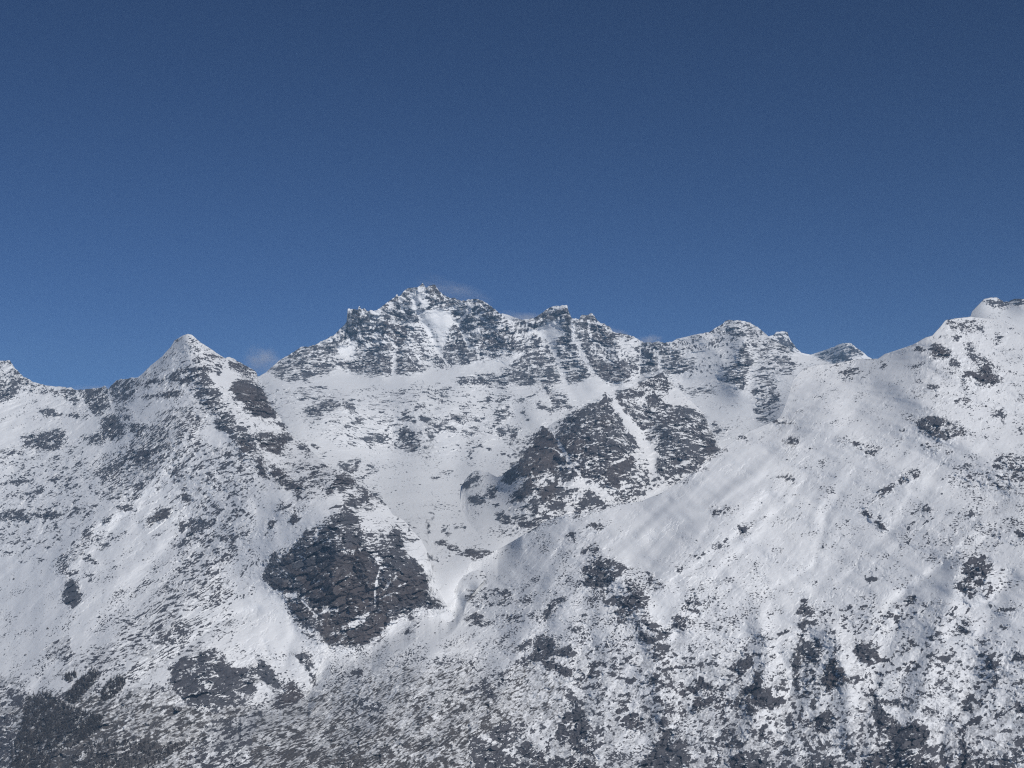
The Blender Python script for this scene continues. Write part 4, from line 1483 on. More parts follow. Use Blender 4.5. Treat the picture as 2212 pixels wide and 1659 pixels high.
    veil = np.clip(C * (1 + 1.1 * low) * (1.0 + 2.4 * runs + .8 * fbm(a / 50, b / 40, seed + 24, 3, .6)), 0, .40 + .14 * low) * slopes
    rock = np.where(C < .62, np.maximum(rock, veil), rock)
    rock *= np.clip(C / .02, 0, 1)
    if dusted: rock = np.minimum(rock, 1 - dusted + .5 * fbm(a / 26, b / 18, seed + 47, 3, .6))
    # relief: outcrops stand out in broken planes, ledges step, gullies and ribs run down the slopes
    rough = fbm(a / 16, b / 12, seed + 11, 5, .58)
    crack = fbm(a / 12, b / 20, seed + 12, 4, .6, True)
    swell = fbm(a / 120 + b / 260, b / 190, seed + 13, 3, .5)
    e = cw * 8 + rock * 1.0 + (1 - rock) * .5 * rough
    broken = np.clip(cw * 1.25, 0, 1)
    e += broken * (15 * (f1[0] * f1[2] + f1[1] * f1[3]) + (1 - .5 * sstep(.75, .95, cw)) * (4.6 * (f2[0] * f2[2] + f2[1] * f2[3]) + 6.0 * rough + 3.8 * crack) - 1.6 * np.exp(-f1[4] * 14))
    e += -2.5 * runnel + swell * 13 + flute * np.clip(.55 + 1.6 * fbm(a / 150, b / 130, seed + 16, 2), .1, 1.3) * (fbm(across2 / 46, along2 / 300, seed + 14, 3, .42) + .10 * gnoise(across2 / 11, along2 / 160, seed + 15)) * (1 - .5 * cw) + sample(rel_map, u, v)
    d = d - e * d * K
    if weld: d = weld(u, v, vt[None], d)
    P = ray_point(u, v, d)
    # far side of the ridge, out of sight, so the mass is whole
    brow = []
    away = np.stack([(uc - W / 2) * K, np.ones(nc), np.zeros(nc)], -1); away /= np.linalg.norm(away, axis=1)[:, None]
    for r in back[::-1]:
        q = P[0] + away * r * (mpp / 2.0)
        q[:, 2] -= r * (mpp / 2.0) * backslope
        q[:, 2] += r * .05 * gnoise(uc / 40, uc * 0 + r, seed + 31)
        brow.append(q)
    foot = []
    if apron:                                               # down to the valley floor, below the picture
        for r in (60, 200, 500, 900):
            q = P[-1] - away * r; q[:, 2] -= r * 1.15
            foot.append(q)
    allP = np.concatenate([np.array(brow), P] + ([np.array(foot)] if foot else []), 0)
    nb = len(back)
    def ext(x): return np.concatenate([np.repeat(x[:1], nb, 0), x, np.repeat(x[-1:], len(foot), 0)], 0)
    rock, T = ext(rock), ext(T * cw)
    S7 = ext((S == 7).astype(np.float32))
    RR, CC = allP.shape[:2]
    idx = np.arange(RR * CC).reshape(RR, CC)
    quads = np.stack([idx[1:, :-1], idx[1:, 1:], idx[:-1, 1:], idx[:-1, :-1]], -1).reshape(-1, 4)
    fu = ext(wu); fv = ext(wv); fu[:nb] = -9999
    fu = ((fu[1:, :-1] + fu[:-1, 1:]) / 2).ravel(); fv = ((fv[1:, :-1] + fv[:-1, 1:]) / 2).ravel()
    pid = np.zeros(len(quads), int)
    for i, pt in enumerate(parts):
        r = poly_mask(pt[2])
        m = np.zeros((NV, NU), bool); m[r[0]] = r[1]
        ok = fu > -1000
        hit = np.zeros(len(quads), bool)
        hit[ok] = sample(m, fu[ok], fv[ok], True)
        pid[hit] = i + 1
    co = allP.reshape(-1, 3)
    at = dict(rock=rock.ravel(), brown=T.ravel(), scrub=S7.ravel())
    material = mountain_material(name + '_ground', fine)
    root = grid_object(name, co, quads[pid == 0], at, material)
    tag(root, label, cat, 'structure')
    for i, pt in enumerate(parts):
        ch = grid_object(pt[0], co, quads[pid == i + 1], at, material)
        ch.parent = root
        ch['label'] = pt[1]
    L['P'] = P; L['d'] = d; L['uc'] = uc; L['vt'] = vt; L['vb'] = vb; L['nr'] = nr
    return root

def grid_object(name, co, quads, at, material):
    used = np.unique(quads)
    remap = np.zeros(len(co), np.int32); remap[used] = np.arange(len(used))
    me = bpy.data.meshes.new(name)
    me.vertices.add(len(used)); me.vertices.foreach_set('co', co[used].astype(np.float32).ravel())
    me.loops.add(len(quads) * 4); me.loops.foreach_set('vertex_index', remap[quads].astype(np.int32).ravel())
    me.polygons.add(len(quads)); me.polygons.foreach_set('loop_start', np.arange(0, len(quads) * 4, 4, dtype=np.int32))
    me.update(calc_edges=True)
    me.shade_smooth()
    for k, x in at.items():
        a = me.attributes.new(k, 'FLOAT', 'POINT'); a.data.foreach_set('value', x[used].astype(np.float32))
    me.materials.append(material)
    o = bpy.data.objects.new(name, me); COL.objects.link(o)
    return o

def spot(name, u, v):
    """a point on a built mass seen at u, v"""
    L = LAYERS[name]
    j = int(np.clip(round((u - L['uc'][0]) / (L['uc'][1] - L['uc'][0])), 0, len(L['uc']) - 1))
    i = int(np.clip(round((v - L['vt'][j]) / (L['vb'][j] - L['vt'][j]) * (L['nr'] - 1)), 0, L['nr'] - 1))
    return L['P'][i, j]

def pl(sheet, s): return sheet_pts(sheet, s.split())

def weld_crags(u, v, vt, d):
    """the crags grow out of the valley snow at their left foot"""
    t = sstep(968, 1040, u + 10 * gnoise(u / 30, v / 30, 61))
    return (depth_at('rocky_massif', u, v) + 14) * (1 - t) + d * t

def weld_slope(u, v, vt, d):
    """the near slope meets the foot of the left mountain and the valley lip without a step"""
    w = (1 - sstep(0, 70, v - vt)) * sstep(440, 520, u) * (1 - sstep(1070, 1130, u))
    k = sstep(950, 975, u)
    far = depth_at('pyramid_peak', u, v) * (1 - k) + depth_at('rocky_massif', u, v) * k
    return d * (1 - w) + (far - 2) * w

# --- the far summits beyond the pass on the right
build_mass('far_peak', 'far pale snowy summits with a blunt rock tooth, beyond the pass between the pointed snow peak and the right-hand ridge',
    [(1610, 760), (1638, 742), (1655, 728), (1670, 724), (1678, 717), (1690, 715), (1701, 717), (1706, 732), (1719, 750), (1731, 762), (1751, 766), (1771, 760), (1799, 750), (1821, 741), (1839, 741), (1849, 750), (1866, 762), (1874, 770), (1896, 780), (1935, 810)],
    [(1610, 860), (1935, 860)],
    [(1610, 760, 11.6), (1690, 717, 11.4), (1690, 800, 11.6), (1751, 766, 11.9), (1840, 741, 11.3), (1840, 810, 11.5), (1935, 810, 11.9), (1751, 850, 11.6)], .62, seed=3, fine=9, paler=.8)
build_mass('snow_dome', 'small white snow dome peeping out behind the notch between the highest summit and the square rock tower',
    [(1050, 700), (1070, 683), (1085, 677), (1097, 680), (1113, 686), (1125, 690), (1150, 708)], [(1050, 730), (1150, 730)],
    [(1050, 700, 10.3), (1090, 677, 10.1), (1150, 705, 10.3), (1090, 730, 10.0)], .62, seed=4, fine=9, rag=.2)
build_mass('snow_summit', 'rounded twin snow summit with a white snowfield, farthest right on the skyline',
    [(2060, 720), (2085, 700), (2096, 684), (2100, 672), (2112, 660), (2126, 646), (2134, 643), (2154, 643), (2169, 652), (2179, 651), (2191, 645), (2212, 646), (2280, 640), (2365, 655), (2480, 640), (2620, 700), (2920, 720)],
    [(2060, 790), (2365, 800), (2480, 780), (2920, 850)],
    [(2920, 720, 6.2), (2060, 720, 6.6), (2130, 646, 6.5), (2170, 655, 6.55), (2200, 646, 6.4), (2150, 700, 6.2), (2212, 720, 6.1), (2365, 655, 6.4), (2365, 780, 5.9), (2100, 780, 6.0)], .68, seed=5, fine=5, slope=(60, 2, .3))

# --- the great massif
build_mass('rocky_massif', 'high rocky massif with the jagged highest summit, glacier bench and hollow snow valley below it',
    [(240, 960), (380, 900), (515, 880), (540, 840), (553, 816), (575, 804), (603, 778.5), (635, 760), (650, 750), (678, 746), (693, 738.5), (725, 721), (733, 712), (749, 696), (750.5, 668), (752, 666), (760, 668.5), (773, 668.5), (776, 661), (781, 667), (788, 666), (793, 671), (815, 670.5), (835, 653.5), (853, 642), (857, 635), (862, 641.5), (875, 626), (880, 623), (903, 620), (913, 611), (918, 620), (923, 621), (930, 615), (940, 615), (945, 623.5), (960, 640), (978, 643), (998, 650), (1015, 647), (1030, 645.5), (1045, 651), (1063, 663.5), (1078, 676), (1092, 686), (1106, 693), (1123, 691), (1153, 687.5), (1168, 677.5), (1188, 664), (1206, 660), (1225, 659), (1228, 672.5), (1235, 687.5), (1251, 689), (1256, 681), (1278, 677), (1285, 682.5), (1291, 694), (1318, 706), (1323, 717.5), (1346, 721), (1368, 726), (1381, 735), (1391, 739), (1411, 739), (1451, 739), (1461, 732.5), (1496, 724), (1531, 717.5), (1556, 702.5), (1568, 692.5), (1591, 691), (1618, 696), (1638, 707.5), (1659, 726), (1680, 738), (1710, 757), (1740, 768), (1765, 772), (1790, 782), (1830, 805)],
    [(240, 1080), (515, 1060), (600, 1040), (700, 1080), (760, 1100), (850, 1180), (910, 1270), (940, 1390), (975, 1410), (1100, 1330), (1200, 1220), (1400, 1110), (1560, 1010), (1690, 930), (1830, 880)],
    [(240, 960, 8.6), (240, 1080, 8.3), (515, 880, 8.3), (560, 800, 8.6), (600, 790, 8.6), (600, 840, 8.1), (752, 666, 8.1), (760, 800, 8.55), (920, 615, 8.1), (920, 800, 8.5), (1050, 650, 8.2), (1100, 780, 8.45), (1225, 660, 8.1), (1225, 790, 8.25), (1300, 850, 8.0), (1285, 680, 8.2), (1400, 740, 8.15), (1400, 800, 8.1), (1591, 691, 7.75), (1540, 850, 7.7), (1500, 724, 7.95), (1600, 850, 7.45), (1650, 900, 7.3), (1660, 726, 7.65), (1780, 775, 7.5), (1720, 900, 6.9), (1500, 1000, 7.0), (1300, 950, 7.5), (1400, 1060, 6.9), (650, 880, 7.75), (750, 870, 7.75), (900, 860, 7.75), (1000, 900, 7.7), (850, 960, 7.75), (1000, 990, 7.5), (700, 1000, 7.3), (900, 1030, 7.2), (850, 1090, 6.75), (1000, 1080, 6.75), (900, 1150, 6.1), (1100, 1000, 7.2), (1080, 1190, 5.65), (1010, 1226, 5.58), (950, 1200, 5.75), (940, 1240, 5.65), (1100, 900, 7.9), (1150, 870, 7.9), (960, 1300, 5.52), (960, 1370, 5.65), (1020, 1310, 5.75), (1080, 1285, 5.8), (1150, 1250, 5.8), (1830, 870, 6.9)], .675, seed=6, fine=6, paler=.9, ledge=6, slope=(100, 2.0, .5), dusted=.24,
    parts=[('rock_face', 'brown lower rock band of the massif, cut by one narrow white couloir', pl(2, '690,820 850,790 1000,800 1130,780 1180,780 1175,900 1100,930 950,910 820,890 720,870')),
           ('snowfield', 'smooth white hanging snowfield high under the highest summit', pl(2, '1420,395 1530,370 1690,375 1710,440 1740,490 1680,520 1600,540 1480,490')),
           ('rock_tower', 'square dark rock tower at the left end of the massif', pl(2, '785,330 950,330 1010,450 1080,580 960,560 930,640 800,620 760,660 785,500')),
           ('summit_crag', 'jagged twin-toothed highest summit', pl(2, '1260,290 1290,150 1440,110 1560,120 1660,280 1600,330 1500,380 1420,370 1330,300')),
           ('rock_tower', 'blunt rock tower right of the highest summit', pl(3, '330,190 480,170 515,310 500,400 430,390 370,330')),
           ('snowfield', 'small fan-shaped snowfield under the blunt rock tower', pl(3, '200,420 370,330 430,410 440,470 340,500 220,480'))])

# --- crags in front of the massif
build_mass('rock_crag', 'dark crag group with a sharp pinnacle and white couloirs, in front of the massif in the middle of the view',
    [(968, 1330), (976, 1290), (984, 1200), (990, 1120), (996, 1063), (1003, 1040), (1015, 1023), (1033, 1014), (1055, 1020), (1074, 1030), (1084, 1028), (1090, 1021), (1106, 1009), (1121, 994), (1143, 964), (1156, 937), (1166, 924), (1173, 919), (1181, 924), (1188, 919), (1198, 911), (1223, 901), (1245, 890), (1266, 874), (1290, 869), (1298, 866), (1303, 859), (1308, 851), (1312, 849), (1318, 857), (1323, 869), (1328, 860), (1348, 842), (1362, 838), (1378, 829), (1385, 825), (1393, 821), (1410, 815), (1431, 804), (1453, 829), (1476, 851), (1518, 890), (1536, 930), (1560, 975), (1585, 1000), (1620, 1030)],
    [(968, 1345), (1000, 1310), (1040, 1260), (1121, 1200), (1226, 1145), (1381, 1110), (1493, 1055), (1620, 1060)],
    [(968, 1230, 5.6), (985, 1110, 6.4), (1015, 1022, 6.9), (1060, 1018, 6.8), (1000, 1260, 5.45), (1040, 1150, 5.88), (1173, 920, 6.2), (1106, 1010, 6.15), (1311, 850, 6.1), (1400, 822, 6.4), (1480, 855, 6.4), (1560, 975, 6.2), (1620, 1030, 6.1), (1200, 1020, 5.95), (1140, 1060, 5.9), (1320, 950, 5.85), (1390, 940, 6.15), (1450, 920, 6.1), (1320, 1060, 5.9), (1080, 1190, 5.65), (1120, 1170, 5.72), (1420, 1060, 5.95), (1226, 1110, 5.8)], .75, seed=8, fine=4.5, weld=weld_crags, ledge=14, slope=(65, 2.0, .6),
    parts=[('rock_face', 'dark triangular rock face at the left end of the crags, brown in places', pl(3, '270,1220 370,1330 440,1430 500,1560 590,1660 540,1720 60,1780 -40,1660 0,1600 60,1520 150,1400 200,1290')),
           ('rock_face', 'broad dark rock face below the sharp pinnacle, striped with snow ledges', pl(3, '470,1150 640,1040 770,1020 820,940 880,1050 930,1130 1000,1270 1090,1400 1080,1560 960,1680 600,1660 480,1500 380,1360 370,1270'))])

# --- the left mountain
build_mass('pyramid_peak', 'pointed pyramid snow peak on the left with its long rocky flank and dark lower cliff',
    [(-620, 860), (-420, 800), (-280, 835), (-150, 770), (-60, 775), (0, 779.7), (21, 778), (32, 795), (50, 812.7), (72, 825), (100, 832.7), (155, 837.7), (162, 842), (200, 840), (220, 836), (226, 832.5), (231, 839), (234, 842), (240, 832.7), (252, 821.5), (270, 818), (297, 815), (307, 807.7), (325, 790), (350, 770), (370, 747.7), (377, 735), (395, 725), (406, 721), (415, 723), (430, 737.7), (450, 750), (472, 765), (486, 774), (496, 770), (510, 777.7), (527, 787.7), (540, 795), (553, 802), (556, 810), (558, 832), (565, 838), (580, 863), (588, 879), (605, 901), (620, 931), (640, 948), (665, 966), (690, 990), (715, 1012), (735, 1020), (743, 1020), (760, 1030), (773, 1046), (803, 1066), (835, 1090), (848, 1111), (873, 1124), (895, 1150), (910, 1166), (925, 1195), (935, 1240), (950, 1280), (963, 1305), (985, 1340)],
    [(-620, 1830), (-150, 1830), (230, 1810), (325, 1770), (425, 1710), (500, 1660), (553, 1640), (665, 1600), (700, 1545), (713, 1500), (753, 1495), (803, 1490), (840, 1460), (873, 1440), (898, 1415), (948, 1415), (985, 1410)],
    [(-620, 860, 7.2), (-620, 1300, 6.2), (-620, 1700, 5.5), (-150, 770, 7.6), (20, 778, 7.4), (60, 835, 7.3), (150, 840, 7.2), (234, 841, 6.9), (252, 821, 6.8), (325, 790, 6.35), (406, 721, 6.0), (470, 765, 6.1), (553, 803, 6.5), (555, 830, 6.2), (605, 905, 6.0), (640, 950, 5.9), (440, 810, 5.95), (470, 870, 5.85), (520, 960, 5.7), (520, 840, 6.0), (700, 1010, 5.5), (740, 1030, 5.4), (773, 1046, 5.5), (835, 1090, 5.5), (910, 1166, 5.5), (930, 1280, 5.4), (970, 1310, 5.4), (660, 1200, 5.25), (740, 1110, 5.15), (740, 1230, 5.2), (740, 1390, 5.4), (850, 1200, 5.25), (860, 1320, 5.4), (300, 900, 6.25), (330, 800, 6.3), (200, 1100, 6.2), (100, 950, 6.95), (-100, 950, 7.1), (0, 1100, 6.8), (-150, 1200, 6.7), (0, 1300, 6.4), (100, 1280, 6.1), (0, 1659, 5.4), (-150, 1650, 5.6), (150, 1600, 5.25), (300, 1500, 5.3), (450, 1400, 5.4), (600, 1300, 5.45), (600, 1500, 5.4), (425, 1620, 5.2), (300, 1250, 5.8), (400, 1100, 5.85), (500, 1150, 5.6)], .78, seed=10, fine=4, ledge=24, dash=30, slope=(47, 5.0, .9), apron=True,
    parts=[('rock_face', 'tall dark brown cliff at the foot of the mountain, the largest bare rock in view', np.r_[pl(10, '790,590 870,660 930,790 900,830 1000,950 1080,880 1190,760 1240,800 1250,900 1290,1020 1420,1080 1480,1200 1510,1350 1640,1440 1580,1470 1380,1440 1280,1540 1160,1560'), pl(6, '1150,430 1000,590 800,615 640,600 560,500'), pl(10, '330,1580 240,1350 170,1320 40,1190 130,980 210,1000 330,940 440,780 560,770')]),
           ('rock_crag', 'reddish brown crag just right of the pyramid summit', np.array([(490, 835), (520, 815), (540, 816), (556, 826), (565, 834), (580, 859), (588, 874), (606, 899), (590, 906), (553, 902), (532, 888), (500, 856)])),
           ('rock_crag', 'small black crag low on the left flank, alone in the snow', pl(9, '530,1320 580,1220 640,1190 680,1280 710,1380 650,1450 620,1480 590,1440 540,1390')),
           ('rock_outcrop', 'dark rock outcrop in the scrub below the snow fan', pl(5, '1460,800 1560,720 1830,620 1940,690 1990,800 2212,780 2212,1000 2100,1130 1950,1130 1850,1200 1600,1100 1470,960'))])

# --- the near slope
build_mass('snow_slope', 'broad near mountainside, smooth gullied snow above and broken rock and scrub below, filling the right and the bottom',
    [(-620, 1800), (-150, 1765), (240, 1720), (325, 1657), (425, 1597), (437, 1586), (470, 1563), (500, 1544), (553, 1519), (600, 1510), (665, 1489), (690, 1440), (713, 1397), (753, 1400), (803, 1394), (840, 1360), (873, 1338), (898, 1313), (948, 1318), (968, 1308), (985, 1290), (1000, 1262), (1010, 1226), (1023, 1207), (1053, 1192), (1075, 1188), (1121, 1161), (1181, 1124), (1226, 1111), (1306, 1091), (1381, 1084), (1431, 1064), (1493, 1024), (1543, 981), (1581, 956), (1620, 930), (1659, 915), (1684, 902), (1695, 880), (1705, 850), (1714, 818), (1735, 797), (1760, 788), (1800, 786), (1850, 775), (1896, 775), (1911, 765), (1929, 759), (1971, 745), (1999, 729), (2014, 725), (2034, 702.5), (2043, 691), (2070, 687), (2096, 684), (2150, 690), (2212, 713), (2290, 740), (2365, 765), (2480, 735), (2600, 790), (2760, 770), (2920, 840)],
    [(-620, 1810), (-150, 1790), (2920, 1790)],
    [(-620, 1800, 4.4), (2920, 840, 4.5), (2920, 1250, 4.0), (2920, 1700, 4.2), (2600, 1000, 4.2), (-150, 1765, 4.6), (325, 1657, 4.75), (500, 1544, 4.95), (665, 1489, 5.4), (753, 1400, 5.43), (840, 1360, 5.4), (900, 1320, 5.42), (968, 1308, 5.45), (985, 1290, 5.5), (1010, 1226, 5.55), (1121, 1161, 5.4), (1226, 1111, 5.15), (1381, 1084, 5.05), (1581, 956, 5.0), (1684, 902, 5.05), (1714, 818, 5.15), (1800, 786, 5.25), (1896, 775, 5.1), (2043, 691, 4.9), (2100, 684, 5.0), (2212, 713, 4.9), (2365, 765, 4.7), (400, 1720, 4.65), (700, 1659, 4.75), (1100, 1659, 4.85), (1600, 1659, 4.7), (2100, 1659, 4.45), (2365, 1659, 4.3), (900, 1500, 5.0), (1200, 1450, 4.95), (1200, 1300, 5.0), (1500, 1250, 4.75), (1500, 1450, 4.75), (1500, 1100, 4.85), (1800, 1450, 4.55), (1800, 1250, 4.6), (1800, 1050, 4.7), (1800, 900, 4.85), (2000, 1250, 4.4), (2000, 1050, 4.5), (2000, 900, 4.6), (2000, 780, 4.75), (2200, 1450, 4.3), (2200, 1250, 4.2), (2200, 1050, 4.35), (2200, 900, 4.55), (2365, 1250, 4.1), (2365, 1000, 4.3)], .727, seed=12, fine=3, weld=weld_slope, ledge=36, dash=-14, slope=(52, 5.5, .8), apron=True, cat='mountainside',
    parts=[('rock_crag', 'dark triangular crag with a brown lit side, low on the right', pl(8, '540,665 610,740 700,860 690,930 560,965 475,1010 485,850 515,740')),
           ('rock_crag', 'dark blunt crag just right of the brown triangular one', pl(8, '730,640 790,530 850,550 1000,660 980,720 840,775 760,700')),
           ('rock_outcrop', 'brown-black wedge of rock high on the right-hand snow ridge, larger of two', pl(4, '1640,800 1760,740 1800,780 1900,690 1960,780 2025,830 1940,885 1830,885 1760,830 1680,820')),
           ('rock_outcrop', 'brown-black wedge of rock high on the right-hand snow ridge, smaller of two', pl(4, '1395,580 1500,535 1575,590 1560,645 1490,665 1430,645')),
           ('rock_outcrop', 'long dark slab slanting down to the right, low in the middle', pl(7, '160,560 230,490 330,510 400,580 500,590 560,710 440,720 640,850 680,890 600,920 500,880 320,800 200,750 100,700')),
           ('rock_crag', 'dark crag with a white snow shelf, in the broken ground low on the right of the middle', pl(7, '1590,880 1620,860 1740,950 1800,930 1800,1060 1700,1130 1640,1170 1550,1120 1580,1030 1510,1000 1530,960 1590,960'))])

# --- valley floor under everything
def flat_sheet(name, z, x0, x1, y0, y1, m):
    me = bpy.data.meshes.new(name)
    n = 40
    gx, gy = np.meshgrid(np.linspace(x0, x1, n), np.linspace(y0, y1, n))
    gz = z + 40 * gnoise(gx.ravel() / 3000, gy.ravel() / 3000, 5)
    vs = np.stack([gx.ravel(), gy.ravel(), gz], -1)
    idx = np.arange(n * n).reshape(n, n)
    q = np.stack([idx[:-1, :-1], idx[:-1, 1:], idx[1:, 1:], idx[1:, :-1]], -1).reshape(-1, 4)
    me.from_pydata(vs.tolist(), [], q.tolist()); me.shade_smooth(); me.materials.append(m)
    o = bpy.data.objects.new(name, me); COL.objects.link(o)
    return o
gm, nt, b = mat('valley_ground')
nt.links.new(mixc(nt, mrange(nt, tex_noise(nt, 1 / 60, 5, .65), .42, .58), SNOW_B, SCRUB_LIGHT), b.inputs['Base Color'])
tag(flat_sheet('ground', 1450, -14000, 14000, -3000, 20000, gm), 'snow dusted valley floor far below the mountains', 'ground', 'structure')
BOULDERS = [
 ('pyramid_peak', 5, 635, 362, 5.5, 'round dark boulder alone on the snow below the small black crag of the left flank'),
 ('pyramid_peak', 5, 860, 360, 6.5, 'larger dark boulder right of the round one, below the small black crag'),
 ('pyramid_peak', 5, 220, 685, 6, 'dark boulder on the clean snow near the left edge, above the dark wood'),
 ('pyramid_peak', 5, 412, 455, 5.5, 'pointed dark boulder at the edge of the smooth snow bowl on the far left'),
 ('pyramid_peak', 5, 700, 615, 4, 'small dark boulder on the left slope just above the upper tongue of the wood'),
 ('pyramid_peak', 5, 755, 655, 4, 'small elongated boulder right above the upper tongue of the wood'),
 ('pyramid_peak', 5, 1020, 550, 4, 'small boulder beside the dark gully lines in the middle of the left slope'),
 ('pyramid_peak', 5, 1320, 510, 5.5, 'oblong dark boulder leaning downslope left of the broken rocks on the left slope'),
 ('pyramid_peak', 5, 895, 890, 5, 'oblong dark boulder between the two upper tongues of the wood'),
 ('pyramid_peak', 5, 810, 190, 3.5, 'small boulder right beside the foot of the small black crag'),
 ('pyramid_peak', 5, 1130, 180, 4.5, 'boulder halfway between the small black crag and the snow fan'),
 ('pyramid_peak', 5, 2005, 160, 5.5, 'dark boulder at the left border of the white snow fan'),
 ('pyramid_peak', 5, 2175, 150, 4, 'small boulder on the upper part of the white snow fan'),
 ('pyramid_peak', 5, 2110, 410, 3.5, 'tiny boulder on the lower part of the white snow fan'),
 ('pyramid_peak', 9, 1070, 950, 3, 'tiny boulder on the smooth snow under the twin dark crags of the left flank'),
 ('pyramid_peak', 9, 1240, 1050, 4, 'lone boulder in the middle of the smooth snow under the twin dark crags'),
 ('pyramid_peak', 9, 120, 1212, 5, 'flat dark boulder in the snow bowl close to the left edge'),
 ('pyramid_peak', 9, 1770, 1175, 7, 'big round boulder left of the tall dark cliff'),
 ('pyramid_peak', 9, 2160, 950, 6, 'dark boulder close to the left shoulder of the tall dark cliff'),
 ('pyramid_peak', 9, 2050, 1000, 5, 'smaller boulder left of the one by the left shoulder of the tall dark cliff'),
 ('snow_slope', 12, 165, 190, 4.5, 'dark boulder on the smooth upper snow of the near slope, nearest the dark crags'),
 ('snow_slope', 12, 365, 78, 5.5, 'boulder on the upper snow of the near slope beside a rock cluster'),
 ('snow_slope', 12, 545, 320, 3, 'left one of a pair of tiny boulders side by side on the smooth snow'),
 ('snow_slope', 12, 585, 325, 4, 'right one of a pair of tiny boulders side by side on the smooth snow'),
 ('snow_slope', 12, 360, 560, 4, 'lone boulder on the snow left below the pair of tiny boulders'),
 ('snow_slope', 12, 475, 632, 3, 'tiny boulder left of the crossed rock ribs on the right slope'),
 ('snow_slope', 12, 650, 940, 3.5, 'tiny boulder on the snow below the crossed rock ribs'),
 ('snow_slope', 12, 1355, 925, 3.5, 'tiny boulder on the streaked snow right below the crossed rock ribs'),
 ('snow_slope', 12, 1160, 1260, 4, 'boulder on open snow left of the round rock on the right slope'),
 ('snow_slope', 11, 720, 900, 5, 'boulder above the striped rock outcrop in the middle of the near slope'),
 ('snow_slope', 11, 545, 1010, 4.5, 'boulder left above the striped rock outcrop'),
 ('snow_slope', 11, 240, 1185, 3.5, 'small boulder on the snow left of the striped rock outcrop'),
 ('snow_slope', 11, 1745, 1095, 4, 'boulder on the edge of the shallow gully in the middle of the near slope'),
 ('snow_slope', 11, 1830, 1420, 3.5, 'tiny lone boulder on the broad white snowfield of the near slope'),
 ('snow_slope', 4, 760, 1027, 4, 'small flat boulder high on the rounded snow shoulder of the right ridge'),
 ('snow_slope', 4, 555, 1225, 3, 'tiny boulder in the middle of the rounded snow shoulder'),
 ('snow_slope', 4, 1880, 1070, 6, 'dark boulder on the snow below the larger brown rock wedge'),
 ('snow_slope', 6, 1860, 748, 8, 'big dark boulder in the speckled snow left of the long dark slab'),
 ('snow_slope', 6, 1660, 985, 6.5, 'round dark boulder in the thin snow lower left of the long dark slab'),
 ('snow_slope', 6, 1550, 500, 4, 'small boulder on the white snow right below the tall dark cliff'),
 ('snow_slope', 8, 1840, 1072, 8, 'dark round boulder in the thin snow low on the right'),
 ('snow_slope', 8, 1270, 745, 6, 'dark boulder right of the blunt crag low on the right'),
 ('snow_slope', 8, 490, 220, 5, 'dark boulder at the top of the broken rock left of the brown triangular crag'),
]
WOODS = [
 ('240,1060 300,1040 390,1010 470,1060 600,1140 760,1180 890,1230 850,1330 720,1400 560,1470 460,1560 300,1660 60,1660 100,1500 170,1330', 2600, 'largest dark larch wood, filling the bottom left corner of the mountainside'),
 ('540,1050 620,980 800,810 850,850 830,920 760,990 700,1050 640,1110 590,1100', 330, 'slanting tongue of dark larches above the largest wood'),
 ('540,890 590,850 660,840 660,880 600,930', 85, 'small separate clump of larches highest up the slope'),
 ('880,980 960,900 1030,870 1085,910 1060,980 960,1060 890,1090 870,1030', 230, 'ragged dark clump of larches right of the slanting tongue'),
 ('480,1650 620,1560 760,1450 900,1420 1100,1420 1450,1470 1700,1430 1560,1530 1300,1650', 1500, 'dark larch wood on the far bank of the stream gully'),
 ('760,1260 900,1200 870,1320 700,1440 600,1500 690,1380', 260, 'narrow row of larches along the rim of the stream gully'),
]
EDGE_TREES = [
 ('larches on the top edge of the largest wood', 'bare dark larch on the ragged top edge of the largest wood', '250,1060 290,1035 330,1025 365,1012 400,1018 440,1040 480,1062 510,1085 545,1105 590,1135 640,1150 690,1165 740,1178 800,1200'),
 ('larches at the tip of the slanting tongue', 'bare dark larch at the upper tip of the slanting tongue of trees', '770,835 795,812 815,818 838,835 852,862 740,865 705,895 670,930'),
 ('larches of the small separate clump', 'bare larch standing in the small separate clump highest up the slope', '545,895 565,872 590,853 615,846 640,838 658,852 655,880 610,915'),
 ('larches of the ragged clump', 'bare larch at the upper edge of the ragged clump right of the slanting tongue', '960,905 985,890 1010,872 1030,880 1060,900 1080,925'),
]
HAZE = 2.6e-5

# ------------------------------------------------------------------ boulders lying on the snow
bm_mat, nt, b = mat('boulder_stone')
geo = nt.nodes.new('ShaderNodeNewGeometry'); sep = nt.nodes.new('ShaderNodeSeparateXYZ')
nt.links.new(geo.outputs['Normal'], sep.inputs[0])
wob = nt.nodes.new('ShaderNodeMath'); wob.operation = 'ADD'
nt.links.new(sep.outputs['Z'], wob.inputs[0]); nt.links.new(mrange(nt, tex_noise(nt, .35, 3), .3, .7, -.25, .25), wob.inputs[1])
stone = mixc(nt, mrange(nt, tex_noise(nt, .5, 4), .3, .7), (.045, .044, .048), (.11, .10, .098))
nt.links.new(mixc(nt, mrange(nt, wob.outputs[0], .78, .95), stone, SNOW_A), b.inputs['Base Color'])

